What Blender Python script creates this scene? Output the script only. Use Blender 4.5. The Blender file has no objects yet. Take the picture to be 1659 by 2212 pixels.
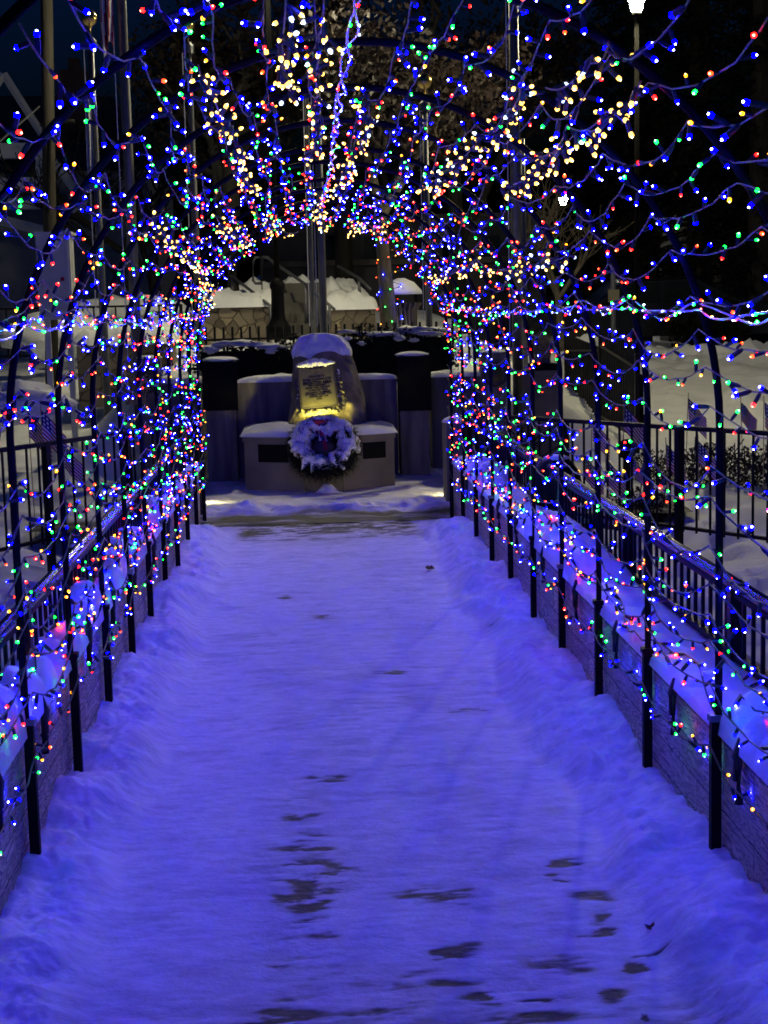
import bpy, bmesh, math, random
import numpy as np
from mathutils import Vector, Matrix

R = random.Random(7)
NR = np.random.RandomState(11)
C = bpy.context.scene.collection
sc = bpy.context.scene
PI = math.pi

# ------------------------------------------------------------------ camera
F, PITCH, YAW, ROLL, CX, H = 3322.0, .1307, .0492, .0242, -.1526, 1.6
cp, sp, cy, sy = math.cos(PITCH), math.sin(PITCH), math.cos(YAW), math.sin(YAW)
FWD = Vector((sy * cp, cy * cp, -sp))
XR = Vector((cy, -sy, 0))
UP = Vector((sy * sp, cy * sp, cp))
cr, sr = math.cos(ROLL), math.sin(ROLL)
RIGHT = cr * XR - sr * UP
UPV = sr * XR + cr * UP
EYE = Vector((CX, 0, H))


def ray(x, y):
    return (FWD + RIGHT * ((x - 829.5) / F) - UPV * ((y - 1106.0) / F))


def P(x, y, d):
    """the point of the place seen at (x, y), at distance d along the walk"""
    r = ray(x, y)
    return EYE + r * (d / r.y)


def onz(x, y, z):
    r = ray(x, y)
    return EYE + r * ((z - H) / r.z)


cam = bpy.data.objects.new('camera', bpy.data.cameras.new('camera'))
C.objects.link(cam)
m = Matrix((RIGHT, UPV, -FWD)).transposed().to_4x4()
m.translation = EYE
cam.matrix_world = m
cam.data.lens = F / 2212 * 36
cam.data.sensor_width = 36
cam.data.clip_start = .02
cam.data.clip_end = 600
sc.camera = cam

# ------------------------------------------------------------------ numpy noise
_T = NR.rand(257, 257)


def vnoise(x, y):
    xi = np.floor(x).astype(int); yi = np.floor(y).astype(int)
    fx = x - xi; fy = y - yi
    fx = fx * fx * (3 - 2 * fx); fy = fy * fy * (3 - 2 * fy)
    a = _T[xi % 256, yi % 256]; b = _T[(xi + 1) % 256, yi % 256]
    c = _T[xi % 256, (yi + 1) % 256]; d = _T[(xi + 1) % 256, (yi + 1) % 256]
    return (a * (1 - fx) + b * fx) * (1 - fy) + (c * (1 - fx) + d * fx) * fy - .5


def fbm(x, y, f=1.0, o=4, g=.5):
    s = 0; a = 1
    for k in range(o):
        s = s + a * vnoise(x * f + 17.3 * k, y * f + 9.1 * k); f *= 2.03; a *= g
    return s


def ss(a, b, x):
    t = np.clip((x - a) / (b - a), 0, 1)
    return t * t * (3 - 2 * t)


# ------------------------------------------------------------------ materials
def newmat(name):
    m_ = bpy.data.materials.new(name); m_.use_nodes = True
    nt = m_.node_tree
    b = nt.nodes['Principled BSDF']
    return m_, nt, b


def mat(name, col, rough=.6, metal=0, bump=0, bscale=30, var=0, vscale=6, spec=.5, stretch=None):
    m_, nt, b = newmat(name)
    b.inputs['Roughness'].default_value = rough
    b.inputs['Metallic'].default_value = metal
    b.inputs['Specular IOR Level'].default_value = spec
    b.inputs['Base Color'].default_value = (*col, 1)
    tc = nt.nodes.new('ShaderNodeTexCoord')
    mp = nt.nodes.new('ShaderNodeMapping'); nt.links.new(tc.outputs['Object'], mp.inputs[0])
    if stretch: mp.inputs['Scale'].default_value = stretch
    if var:
        n = nt.nodes.new('ShaderNodeTexNoise'); n.inputs['Scale'].default_value = vscale; n.inputs['Detail'].default_value = 5
        nt.links.new(mp.outputs[0], n.inputs['Vector'])
        r = nt.nodes.new('ShaderNodeValToRGB')
        r.color_ramp.elements[0].position = .3; r.color_ramp.elements[1].position = .7
        r.color_ramp.elements[0].color = (*[max(0, c * (1 - var)) for c in col], 1)
        r.color_ramp.elements[1].color = (*[min(1, c * (1 + var)) for c in col], 1)
        nt.links.new(n.outputs['Fac'], r.inputs[0]); nt.links.new(r.outputs[0], b.inputs['Base Color'])
    if bump:
        n2 = nt.nodes.new('ShaderNodeTexNoise'); n2.inputs['Scale'].default_value = bscale; n2.inputs['Detail'].default_value = 6
        nt.links.new(mp.outputs[0], n2.inputs['Vector'])
        bp = nt.nodes.new('ShaderNodeBump'); bp.inputs['Strength'].default_value = bump; bp.inputs['Distance'].default_value = .02
        nt.links.new(n2.outputs['Fac'], bp.inputs['Height']); nt.links.new(bp.outputs[0], b.inputs['Normal'])
    return m_


def emit(name, col, s):
    m_, nt, b = newmat(name)
    b.inputs['Base Color'].default_value = (.02, .02, .02, 1)
    b.inputs['Emission Color'].default_value = (*col, 1)
    b.inputs['Emission Strength'].default_value = s
    return m_


M_snow = mat('snow', (.83, .85, .88), .65, bump=.35, bscale=40, var=.03, vscale=3)
M_black = mat('black_metal', (.006, .006, .007), .55, spec=.07, bump=.05, bscale=60)
M_iron = mat('black_iron', (.009, .009, .01), .5, spec=.15)
M_rail = mat('rail_metal', (.22, .22, .24), .24, metal=.9)
M_pole = mat('pole_aluminium', (.14, .145, .165), .5, metal=.7, var=.12, vscale=9)
M_gold = mat('gold_ball', (.7, .5, .18), .25, metal=1)
M_wire_pale = mat('wire_pale', (.30, .25, .11), .6, bump=.5, bscale=200)
M_wire_dark = mat('wire_dark', (.02, .035, .03), .5)
M_plug = mat('plug_black', (.012, .014, .014), .45)
M_conc = mat('concrete', (.10, .095, .085), .85, bump=.3, bscale=45, var=.25, vscale=3)
M_conc_l = mat('pale_concrete', (.15, .135, .10), .85, bump=.3, bscale=45, var=.25, vscale=3)
M_concv = mat('streaked_concrete', (.13, .12, .11), .85, bump=.3, bscale=25, var=.4, vscale=3, stretch=(4, 4, .5))
M_granite = mat('black_granite', (.005, .005, .006), .7, spec=.06, var=.3, vscale=60)
M_dark = mat('dark_leaf', (.007, .010, .006), .8, spec=.15)
M_pine = mat('dark_needle', (.005, .008, .006), .8, spec=.15)
M_rust = mat('rust_leaf', (.016, .007, .0045), .65)
M_oakleaf = mat('brown_oak_leaf', (.007, .004, .003), .75, spec=.2)
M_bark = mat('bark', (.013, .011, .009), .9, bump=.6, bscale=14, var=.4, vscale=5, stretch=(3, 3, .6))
M_barklit = mat('lit_bark', (.09, .075, .055), .9, bump=.8, bscale=14, var=.4, vscale=6, stretch=(4, 4, .6))  # paler copy of the bark, lamp light put into its colour
M_wood = mat('weathered_pole', (.035, .03, .022), .85, bump=.5, bscale=10, var=.35, vscale=6, stretch=(4, 4, .25))
M_white = mat('white_paint', (.82, .82, .80), .6, var=.08)
M_roof = mat('dark_roof', (.03, .03, .034), .85, bump=.4, bscale=18)
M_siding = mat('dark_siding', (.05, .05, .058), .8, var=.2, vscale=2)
M_ledge = mat('chipped_rock', (.13, .12, .08), .9, bump=1.0, bscale=40, var=.4, vscale=20)
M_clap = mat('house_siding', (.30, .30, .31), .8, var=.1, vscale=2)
M_brick = mat('brick_dark', (.05, .032, .028), .9, bump=.4, bscale=25)
M_glass = mat('dark_glass', (.01, .012, .016), .08, spec=.8)
M_bluewin = mat('blue_window', (.05, .07, .09), .1, spec=.8)
M_bronze = mat('bronze_field', (.075, .069, .031), .5, metal=.35, var=.12, vscale=18)
M_bronze_d = mat('bronze_frame', (.018, .015, .011), .6, metal=.0)
M_letter = mat('letter_dark', (.003, .003, .002), .95, spec=.0)
M_red = mat('red_cloth', (.45, .02, .035), .7)
M_wht = mat('white_cloth', (.82, .82, .84), .7)
M_blu = mat('blue_cloth', (.02, .03, .13), .7)
M_stick = mat('stick_wood', (.35, .27, .17), .7)
M_car = mat('car_paint', (.01, .011, .014), .2, spec=.7)
M_tyre = mat('tyre', (.01, .01, .01), .8)
M_matte = mat('matte_black', (.006, .006, .006), .9, spec=.05)
M_shade = mat('lamp_shade_metal', (.3, .3, .28), .5)
M_leafbrown = mat('dead_leaf', (.10, .045, .025), .7)
M_cab = mat('cabinet_grey', (.62, .62, .60), .55, var=.08)
M_dryplant = mat('dry_stalk', (.30, .24, .13), .8)
M_hedge_snow = mat('hedge_snow', (.7, .72, .76), .7)

# woodgrain-formed wall
M_wall, nt, b = newmat('woodgrain_wall')
tc = nt.nodes.new('ShaderNodeTexCoord')
mp = nt.nodes.new('ShaderNodeMapping'); mp.inputs['Scale'].default_value = (1, 1.1, 10)
nt.links.new(tc.outputs['Object'], mp.inputs[0])
n1 = nt.nodes.new('ShaderNodeTexNoise'); n1.inputs['Scale'].default_value = 2.2; n1.inputs['Detail'].default_value = 4
n1.inputs['Distortion'].default_value = 1.6
nt.links.new(mp.outputs[0], n1.inputs['Vector'])
wv = nt.nodes.new('ShaderNodeMath'); wv.operation = 'MULTIPLY'; wv.inputs[1].default_value = 60
nt.links.new(n1.outputs['Fac'], wv.inputs[0])
sn = nt.nodes.new('ShaderNodeMath'); sn.operation = 'SINE'; nt.links.new(wv.outputs[0], sn.inputs[0])
# plank joints: brick texture in the (Y, Z) plane
sep = nt.nodes.new('ShaderNodeSeparateXYZ'); nt.links.new(tc.outputs['Object'], sep.inputs[0])
cmb = nt.nodes.new('ShaderNodeCombineXYZ')
nt.links.new(sep.outputs['Y'], cmb.inputs['X']); nt.links.new(sep.outputs['Z'], cmb.inputs['Y'])
bk = nt.nodes.new('ShaderNodeTexBrick')
bk.inputs['Scale'].default_value = 1; bk.inputs['Brick Width'].default_value = .62; bk.inputs['Row Height'].default_value = .105
bk.inputs['Mortar Size'].default_value = .003; bk.inputs['Mortar Smooth'].default_value = .6
bk.inputs['Color1'].default_value = (.72, .62, .48, 1); bk.inputs['Color2'].default_value = (.52, .45, .35, 1)
bk.inputs['Mortar'].default_value = (.12, .11, .10, 1)
nt.links.new(cmb.outputs[0], bk.inputs['Vector'])
gr = nt.nodes.new('ShaderNodeMapRange'); gr.inputs[1].default_value = -1; gr.inputs[2].default_value = 1
gr.inputs[3].default_value = .5; gr.inputs[4].default_value = 1.3
nt.links.new(sn.outputs[0], gr.inputs[0])
mx = nt.nodes.new('ShaderNodeMix'); mx.data_type = 'RGBA'; mx.blend_type = 'MULTIPLY'; mx.inputs[0].default_value = 1
nt.links.new(bk.outputs['Color'], mx.inputs[6]); nt.links.new(gr.outputs[0], mx.inputs[7])
nt.links.new(mx.outputs[2], b.inputs['Base Color'])
b.inputs['Roughness'].default_value = .8
bp = nt.nodes.new('ShaderNodeBump'); bp.inputs['Strength'].default_value = .6; bp.inputs['Distance'].default_value = .006
ad = nt.nodes.new('ShaderNodeMath'); ad.operation = 'SUBTRACT'
nt.links.new(sn.outputs[0], ad.inputs[0])
m4 = nt.nodes.new('ShaderNodeMath'); m4.operation = 'MULTIPLY'; m4.inputs[1].default_value = 4
nt.links.new(bk.outputs['Fac'], m4.inputs[0]); nt.links.new(m4.outputs[0], ad.inputs[1])
nt.links.new(ad.outputs[0], bp.inputs['Height']); nt.links.new(bp.outputs[0], b.inputs['Normal'])

# field stone
M_stone, nt, b = newmat('field_stone')
tc = nt.nodes.new('ShaderNodeTexCoord')
vo = nt.nodes.new('ShaderNodeTexVoronoi'); vo.inputs['Scale'].default_value = 5.2; vo.feature = 'F1'
vd = nt.nodes.new('ShaderNodeTexVoronoi'); vd.inputs['Scale'].default_value = 5.2; vd.feature = 'DISTANCE_TO_EDGE'
sn_ = nt.nodes.new('ShaderNodeTexNoise'); sn_.inputs['Scale'].default_value = 4; sn_.inputs['Detail'].default_value = 3
vm = nt.nodes.new('ShaderNodeVectorMath'); vm.operation = 'MULTIPLY_ADD'; vm.inputs[1].default_value = (.16, .16, .16)
nt.links.new(tc.outputs['Object'], sn_.inputs['Vector']); nt.links.new(sn_.outputs['Color'], vm.inputs[0]); nt.links.new(tc.outputs['Object'], vm.inputs[2])
nt.links.new(vm.outputs[0], vo.inputs['Vector']); nt.links.new(vm.outputs[0], vd.inputs['Vector'])
hs = nt.nodes.new('ShaderNodeValToRGB')
hs.color_ramp.elements[0].color = (.11, .09, .065, 1); hs.color_ramp.elements[1].color = (.34, .28, .18, 1)
e = hs.color_ramp.elements.new(.5); e.color = (.20, .165, .12, 1)
sx = nt.nodes.new('ShaderNodeSeparateColor'); nt.links.new(vo.outputs['Color'], sx.inputs[0]); nt.links.new(sx.outputs[0], hs.inputs[0])
ed = nt.nodes.new('ShaderNodeMapRange'); ed.inputs[1].default_value = .0; ed.inputs[2].default_value = .045; ed.inputs[3].default_value = .45; ed.inputs[4].default_value = 1
nt.links.new(vd.outputs['Distance'], ed.inputs[0])
mx = nt.nodes.new('ShaderNodeMix'); mx.data_type = 'RGBA'; mx.blend_type = 'MULTIPLY'; mx.inputs[0].default_value = 1
nt.links.new(hs.outputs[0], mx.inputs[6]); nt.links.new(ed.outputs[0], mx.inputs[7]); nt.links.new(mx.outputs[2], b.inputs['Base Color'])
bp = nt.nodes.new('ShaderNodeBump'); bp.inputs['Distance'].default_value = .05; nt.links.new(ed.outputs[0], bp.inputs['Height']); nt.links.new(bp.outputs[0], b.inputs['Normal'])
b.inputs['Roughness'].default_value = .85

# rough boulder
M_boulder = mat('boulder_rock', (.21, .18, .11), .9, bump=1.0, bscale=14, var=.45, vscale=5)

# trodden snow with worn patches (attribute 'wear')
M_path, nt, b = newmat('trodden_snow')
at = nt.nodes.new('ShaderNodeAttribute'); at.attribute_name = 'wear'
tc = nt.nodes.new('ShaderNodeTexCoord')
mp = nt.nodes.new('ShaderNodeMapping'); mp.inputs['Scale'].default_value = (1, 1.25, 1); nt.links.new(tc.outputs['Object'], mp.inputs[0])
nz = nt.nodes.new('ShaderNodeTexNoise'); nz.inputs['Scale'].default_value = 34; nz.inputs['Detail'].default_value = 9; nz.inputs['Roughness'].default_value = .62; nt.links.new(mp.outputs[0], nz.inputs['Vector'])
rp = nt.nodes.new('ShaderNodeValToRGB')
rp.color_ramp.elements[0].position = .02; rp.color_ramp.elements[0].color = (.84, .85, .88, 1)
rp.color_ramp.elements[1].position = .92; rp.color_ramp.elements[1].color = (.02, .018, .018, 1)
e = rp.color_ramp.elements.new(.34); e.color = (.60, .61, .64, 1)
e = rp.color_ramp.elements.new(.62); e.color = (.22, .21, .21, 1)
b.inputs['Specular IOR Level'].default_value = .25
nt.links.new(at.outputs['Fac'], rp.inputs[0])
mo = nt.nodes.new('ShaderNodeTexNoise'); mo.inputs['Scale'].default_value = 9; mo.inputs['Detail'].default_value = 9; mo.inputs['Roughness'].default_value = .7
mp2 = nt.nodes.new('ShaderNodeMapping'); mp2.inputs['Scale'].default_value = (1, 2.4, 1); nt.links.new(tc.outputs['Object'], mp2.inputs[0]); nt.links.new(mp2.outputs[0], mo.inputs['Vector'])
mr = nt.nodes.new('ShaderNodeMapRange'); mr.inputs[1].default_value = .34; mr.inputs[2].default_value = .6; mr.inputs[3].default_value = .74; mr.inputs[4].default_value = 1.06; nt.links.new(mo.outputs['Fac'], mr.inputs[0])
mx = nt.nodes.new('ShaderNodeMix'); mx.data_type = 'RGBA'; mx.blend_type = 'MULTIPLY'; mx.inputs[0].default_value = 1
nt.links.new(rp.outputs[0], mx.inputs[6]); nt.links.new(mr.outputs[0], mx.inputs[7]); nt.links.new(mx.outputs[2], b.inputs['Base Color'])
rr = nt.nodes.new('ShaderNodeMapRange'); rr.inputs[3].default_value = .65; rr.inputs[4].default_value = .55
nt.links.new(at.outputs['Fac'], rr.inputs[0]); nt.links.new(rr.outputs[0], b.inputs['Roughness'])
bp = nt.nodes.new('ShaderNodeBump'); bp.inputs['Strength'].default_value = .6; bp.inputs['Distance'].default_value = .012
nt.links.new(nz.outputs['Fac'], bp.inputs['Height']); nt.links.new(bp.outputs[0], b.inputs['Normal'])

# bulbs: (emitted colour, strength); the tips are far brighter than what they light
KB = 1.0
BULB = {   # lens colour and strength, hot tip colour and strength
    'blue': ((.0, .0, 1.0), 150, (.30, .32, 1.0), 60),
    'red': ((1.0, .004, .002), 24, (1.0, .20, .12), 22),
    'green': ((.002, 1.0, .025), 25, (.28, 1.0, .55), 15),
    'amber': ((1.0, .30, .003), 9, (1.0, .72, .22), 11),
    'orange': ((1.0, .03, .001), 12, (1.0, .42, .16), 14),
    'warm': ((1.0, .50, .07), 6, (1.0, .78, .34), 14),
    'cool': ((.45, .60, 1.0), 5, (.75, .85, 1.0), 14),
}
BM = {k: (emit('bulb_lens_' + k, v[0], v[1]), emit('bulb_tip_' + k, v[2], v[3])) for k, v in BULB.items()}


# ------------------------------------------------------------------ mesh builder
class MB:
    def __init__(s):
        s.v = []; s.f = []; s.mi = []

    def add(s, vs, fs, mi=0):
        o = len(s.v); s.v += [tuple(v) for v in vs]; s.f += [tuple(i + o for i in f) for f in fs]; s.mi += [mi] * len(fs)

    def box(s, lo, hi, mi=0, rot=None, about=None):
        x0, y0, z0 = lo; x1, y1, z1 = hi
        vs = [Vector(p) for p in ((x0, y0, z0), (x1, y0, z0), (x1, y1, z0), (x0, y1, z0), (x0, y0, z1), (x1, y0, z1), (x1, y1, z1), (x0, y1, z1))]
        if rot is not None:
            a = Vector(about) if about is not None else (Vector(lo) + Vector(hi)) / 2
            vs = [a + rot @ (v - a) for v in vs]
        s.add(vs, [(3, 2, 1, 0), (4, 5, 6, 7), (0, 1, 5, 4), (1, 2, 6, 5), (2, 3, 7, 6), (3, 0, 4, 7)], mi)

    def tube(s, pts, r, n=8, mi=0, caps=True, up=Vector((0, 0, 1))):
        pts = [Vector(p) for p in pts]; rr = r if isinstance(r, (list, tuple)) else [r] * len(pts)
        o = []
        for i, p in enumerate(pts):
            t = (pts[min(i + 1, len(pts) - 1)] - pts[max(i - 1, 0)]).normalized()
            a = t.cross(up)
            if a.length < 1e-4: a = t.cross(Vector((0, 1, 0)))
            if a.length < 1e-4: a = t.cross(Vector((1, 0, 0)))
            a.normalize(); bb = a.cross(t)
            o += [p + (a * math.cos(2 * PI * k / n) + bb * math.sin(2 * PI * k / n)) * rr[i] for k in range(n)]
        fs = []
        for i in range(len(pts) - 1):
            for k in range(n):
                k2 = (k + 1) % n
                fs.append((i * n + k, i * n + k2, (i + 1) * n + k2, (i + 1) * n + k))
        if caps:
            fs.append(tuple(range(n - 1, -1, -1))); L = (len(pts) - 1) * n; fs.append(tuple(L + k for k in range(n)))
        s.add(o, fs, mi)

    def lathe(s, prof, c, n=16, mi=0):
        c = Vector(c)
        vs = [c + Vector((r * math.cos(2 * PI * k / n), r * math.sin(2 * PI * k / n), z)) for r, z in prof for k in range(n)]
        fs = []
        for i in range(len(prof) - 1):
            for k in range(n):
                k2 = (k + 1) % n
                fs.append((i * n + k, i * n + k2, (i + 1) * n + k2, (i + 1) * n + k))
        fs.append(tuple(range(n - 1, -1, -1))); L = (len(prof) - 1) * n; fs.append(tuple(L + k for k in range(n)))
        s.add(vs, fs, mi)

    def prism(s, poly, z0, z1, mi=0):
        n = len(poly)
        vs = [(x, y, z0) for x, y in poly] + [(x, y, z1) for x, y in poly]
        fs = [tuple(range(n - 1, -1, -1)), tuple(range(n, 2 * n))] + [(k, (k + 1) % n, n + (k + 1) % n, n + k) for k in range(n)]
        s.add(vs, fs, mi)

    def blob(s, c, r, seed=0, n=14, amp=.25, fr=2.0, mi=0, squash=(1, 1, 1), flat=None):
        c = Vector(c); vs = []; fs = []
        for i in range(n + 1):
            th = PI * i / n
            for k in range(2 * n):
                ph = PI * k / n
                d = Vector((math.sin(th) * math.cos(ph), math.sin(th) * math.sin(ph), math.cos(th)))
                q = float(fbm(np.array([d.x * fr + seed * 3.1 + 40 + d.z]), np.array([d.y * fr + d.z * 1.7 * fr + 50 + seed]), 1, 3)[0])
                rad = r * (1 + amp * q * 2)
                p = Vector((d.x * rad * squash[0], d.y * rad * squash[1], d.z * rad * squash[2]))
                if flat is not None and p.z < flat: p.z = flat
                vs.append(c + p)
        w = 2 * n
        for i in range(n):
            for k in range(w):
                fs.append((i * w + k, (i + 1) * w + k, (i + 1) * w + (k + 1) % w, i * w + (k + 1) % w))
        s.add(vs, fs, mi)

    def build(s, name, m_, parent=None, smooth=False):
        me = bpy.data.meshes.new(name); me.from_pydata(s.v, [], s.f); me.update()
        ms = m_ if isinstance(m_, (list, tuple)) else [m_]
        for q in ms: me.materials.append(q)
        if len(ms) > 1: me.polygons.foreach_set('material_index', s.mi)
        if smooth: me.polygons.foreach_set('use_smooth', [True] * len(me.polygons))
        o = bpy.data.objects.new(name, me); C.objects.link(o)
        if parent is not None:
            o.parent = parent
            o.matrix_parent_inverse = parent.matrix_world.inverted() if False else Matrix.Translation(-parent.location)
        return o


def thing(name, label, cat, loc=(0, 0, 0), group=None):
    o = bpy.data.objects.new(name, None); C.objects.link(o)
    o.location = loc; o.empty_display_size = .1
    o['label'] = label; o['category'] = cat
    if group: o['group'] = group
    return o


def tag(o, label=None, cat=None, group=None, kind=None):
    if label: o['label'] = label
    if cat: o['category'] = cat
    if group: o['group'] = group
    if kind: o['kind'] = kind
    return o


def grid(name, xs, ys, zfun, m_, wear=None, kind='structure', smooth=True):
    X, Y = np.meshgrid(xs, ys)
    Z = zfun(X, Y)
    co = np.stack([X, Y, Z], -1).reshape(-1, 3)
    ny, nx = X.shape
    i = np.arange(ny * nx).reshape(ny, nx)
    q = np.stack([i[:-1, :-1], i[:-1, 1:], i[1:, 1:], i[1:, :-1]], -1).reshape(-1, 4)
    me = bpy.data.meshes.new(name)
    me.vertices.add(len(co)); me.vertices.foreach_set('co', co.ravel())
    me.loops.add(q.size); me.loops.foreach_set('vertex_index', q.ravel())
    me.polygons.add(len(q)); me.polygons.foreach_set('loop_start', np.arange(0, q.size, 4)); me.polygons.foreach_set('loop_total', np.full(len(q), 4))
    me.update(calc_edges=True); me.validate()
    if smooth: me.polygons.foreach_set('use_smooth', np.ones(len(q), bool))
    me.materials.append(m_)
    if wear is not None:
        a = me.attributes.new('wear', 'FLOAT', 'POINT'); a.data.foreach_set('value', wear(X, Y).ravel().astype(np.float32))
    o = bpy.data.objects.new(name, me); C.objects.link(o); o['kind'] = kind
    return o


ORD = ['first', 'second', 'third', 'fourth', 'fifth', 'sixth', 'seventh', 'eighth', 'ninth', 'tenth', 'eleventh', 'twelfth', 'thirteenth', 'fourteenth', 'fifteenth', 'sixteenth']

# ------------------------------------------------------------------ ground, path, plaza
Y_END = 12.0         # where the trodden snow of the tunnel stops
PZ = -.10


def ground_z(X, Y):
    base = -.16 + .12 * ss(10, 15, Y) + .72 * ss(15.5, 25, Y)
    plaza = 1 - np.clip(ss(2.0, 3.2, np.abs(X - .25)), 0, 1)
    inpl = plaza * (1 - ss(15.3, 15.9, Y))
    z = base * (1 - inpl) + (-.32) * inpl
    beh = plaza * ss(15.6, 16.2, Y)
    z = z * (1 - beh) + np.maximum(z, .78 + .05 * (Y - 16)) * beh
    tun = (1 - ss(1.05, 1.2, np.abs(X))) * (1 - ss(12.0, 12.6, Y))
    z = z * (1 - tun) - .5 * tun
    far = ss(30, 200, Y)
    z = z + (fbm(X, Y, .9, 5) * .10 + fbm(X + 9, Y * 1.9, 2.6, 5, .62) * .10) * (1 - far) * (1 - tun)
    # ploughed bank along the street
    bank = np.exp(-((Y - 25.5) / 1.1) ** 2) * ss(3, 4.5, X) * (.20 + .5 * fbm(X, Y, 1.1, 5, .6))
    bank += np.exp(-((Y - 20.5) / .5) ** 2) * ss(4, 5, X) * (.08 + .2 * fbm(X, Y, 2.1, 4))
    return z + np.maximum(bank, 0)


gx = np.concatenate([np.linspace(-160, -13, 24)[:-1], np.linspace(-13, 14, 330), np.linspace(14, 160, 24)[1:]])
gy = np.concatenate([np.linspace(-30, 3, 12)[:-1], np.linspace(3, 32, 360), np.linspace(32, 420, 30)[1:]])
grid('snow_ground', gx, gy, ground_z, M_snow)


def G(x, y):
    return float(ground_z(np.array([[x]]), np.array([[y]]))[0, 0])


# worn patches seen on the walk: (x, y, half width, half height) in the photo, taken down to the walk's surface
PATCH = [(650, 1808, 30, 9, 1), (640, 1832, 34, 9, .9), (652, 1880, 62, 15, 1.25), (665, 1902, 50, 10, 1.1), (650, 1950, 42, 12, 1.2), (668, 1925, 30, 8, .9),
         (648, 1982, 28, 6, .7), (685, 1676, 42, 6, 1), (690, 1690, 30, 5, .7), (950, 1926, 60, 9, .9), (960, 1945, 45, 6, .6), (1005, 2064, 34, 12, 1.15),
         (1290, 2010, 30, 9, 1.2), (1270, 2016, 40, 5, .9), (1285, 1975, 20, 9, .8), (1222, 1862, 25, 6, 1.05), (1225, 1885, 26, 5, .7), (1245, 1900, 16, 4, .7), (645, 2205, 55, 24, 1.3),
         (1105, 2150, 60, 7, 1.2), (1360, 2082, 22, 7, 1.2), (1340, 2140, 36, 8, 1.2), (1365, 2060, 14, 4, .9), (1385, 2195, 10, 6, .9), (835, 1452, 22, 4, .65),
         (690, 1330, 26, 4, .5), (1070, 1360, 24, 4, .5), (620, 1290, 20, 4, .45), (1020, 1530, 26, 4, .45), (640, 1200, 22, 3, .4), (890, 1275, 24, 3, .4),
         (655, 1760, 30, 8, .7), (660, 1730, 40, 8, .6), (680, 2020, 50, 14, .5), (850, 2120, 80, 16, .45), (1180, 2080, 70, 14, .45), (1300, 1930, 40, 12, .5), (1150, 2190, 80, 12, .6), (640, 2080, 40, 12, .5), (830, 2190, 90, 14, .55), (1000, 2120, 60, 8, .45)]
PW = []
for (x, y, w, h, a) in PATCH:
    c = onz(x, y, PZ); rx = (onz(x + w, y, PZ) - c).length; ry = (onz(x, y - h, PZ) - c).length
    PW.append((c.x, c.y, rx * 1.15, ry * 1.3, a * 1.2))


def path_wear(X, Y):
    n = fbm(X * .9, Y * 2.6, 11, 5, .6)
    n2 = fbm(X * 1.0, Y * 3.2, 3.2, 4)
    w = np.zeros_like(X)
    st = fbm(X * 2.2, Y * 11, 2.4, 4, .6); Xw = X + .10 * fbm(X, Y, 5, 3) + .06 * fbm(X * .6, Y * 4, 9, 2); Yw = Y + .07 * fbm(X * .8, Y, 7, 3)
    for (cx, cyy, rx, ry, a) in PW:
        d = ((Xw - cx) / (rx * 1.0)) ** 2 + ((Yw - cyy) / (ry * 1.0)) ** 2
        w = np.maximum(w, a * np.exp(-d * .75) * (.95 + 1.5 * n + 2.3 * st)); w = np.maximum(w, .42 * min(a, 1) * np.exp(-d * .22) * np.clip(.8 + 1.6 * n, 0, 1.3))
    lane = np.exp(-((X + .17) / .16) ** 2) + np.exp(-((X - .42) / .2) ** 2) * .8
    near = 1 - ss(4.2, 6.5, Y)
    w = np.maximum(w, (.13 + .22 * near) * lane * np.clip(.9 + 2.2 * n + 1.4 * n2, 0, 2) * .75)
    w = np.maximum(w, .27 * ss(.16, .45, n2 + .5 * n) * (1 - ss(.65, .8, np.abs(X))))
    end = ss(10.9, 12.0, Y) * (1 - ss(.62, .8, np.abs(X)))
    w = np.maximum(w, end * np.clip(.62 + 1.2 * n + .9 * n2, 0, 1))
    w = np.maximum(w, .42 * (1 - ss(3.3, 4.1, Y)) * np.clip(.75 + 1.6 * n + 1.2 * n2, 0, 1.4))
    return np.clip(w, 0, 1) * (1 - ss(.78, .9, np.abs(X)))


def path_z(X, Y):
    side = np.where(X < 0, .0, 5.0)
    edge = .70 + .10 * fbm(Y + side, Y * 0 + side, 1.3, 3) + .05 * fbm(Y * 1.0, X * 2, 4, 2)
    a = np.abs(X)
    bank = ss(edge, edge + .2, a)
    lum = fbm(X + side, Y, 3.1, 4, .47)
    lum2 = np.abs(fbm(X * 1.3, Y, 7, 4, .55))
    endb = 1 - ss(11.6 + .3 * fbm(X, Y, 3, 2), 12.0 + .3 * fbm(X, Y, 3, 2), Y)
    z = PZ + bank * endb * (.095 + .085 * lum - .02 * lum2 + .016 * fbm(X + side, Y, 13, 4, .6)) + .015 * (1 - bank) * 0
    z = z + .006 * fbm(X, Y * 1.7, 4.5, 4, .5) * (1 - .5 * bank) + .012 * fbm(X * 1.2, Y * .8, 1.6, 2)
    z = z + .022 * ss(.3, .0, np.abs(a - (edge + .12))) * bank * fbm(X * 2, Y, 9, 3) * endb
    w = path_wear(X, Y)
    z = z - .004 * w
    # snow drawn up against the wall
    z = z + .03 * ss(.93, 1.04, a) * (.3 + fbm(Y + side, X, 6, 3)) * endb
    return z


py = 1.2 * (12.35 / 1.2) ** np.linspace(0, 1, 1150)
grid('path', np.linspace(-1.05, 1.05, 330), py, path_z, M_path, path_wear)


def plaza_wear(X, Y):
    n = fbm(X * .7, Y * 3.0, 4, 5, .55)
    w = (1 - ss(12.72, 12.95, Y + .12 * fbm(X, Y * 0, 2.0, 3))) * np.clip(.85 + .8 * n, 0, 1)
    return np.clip(w, 0, 1)


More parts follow.
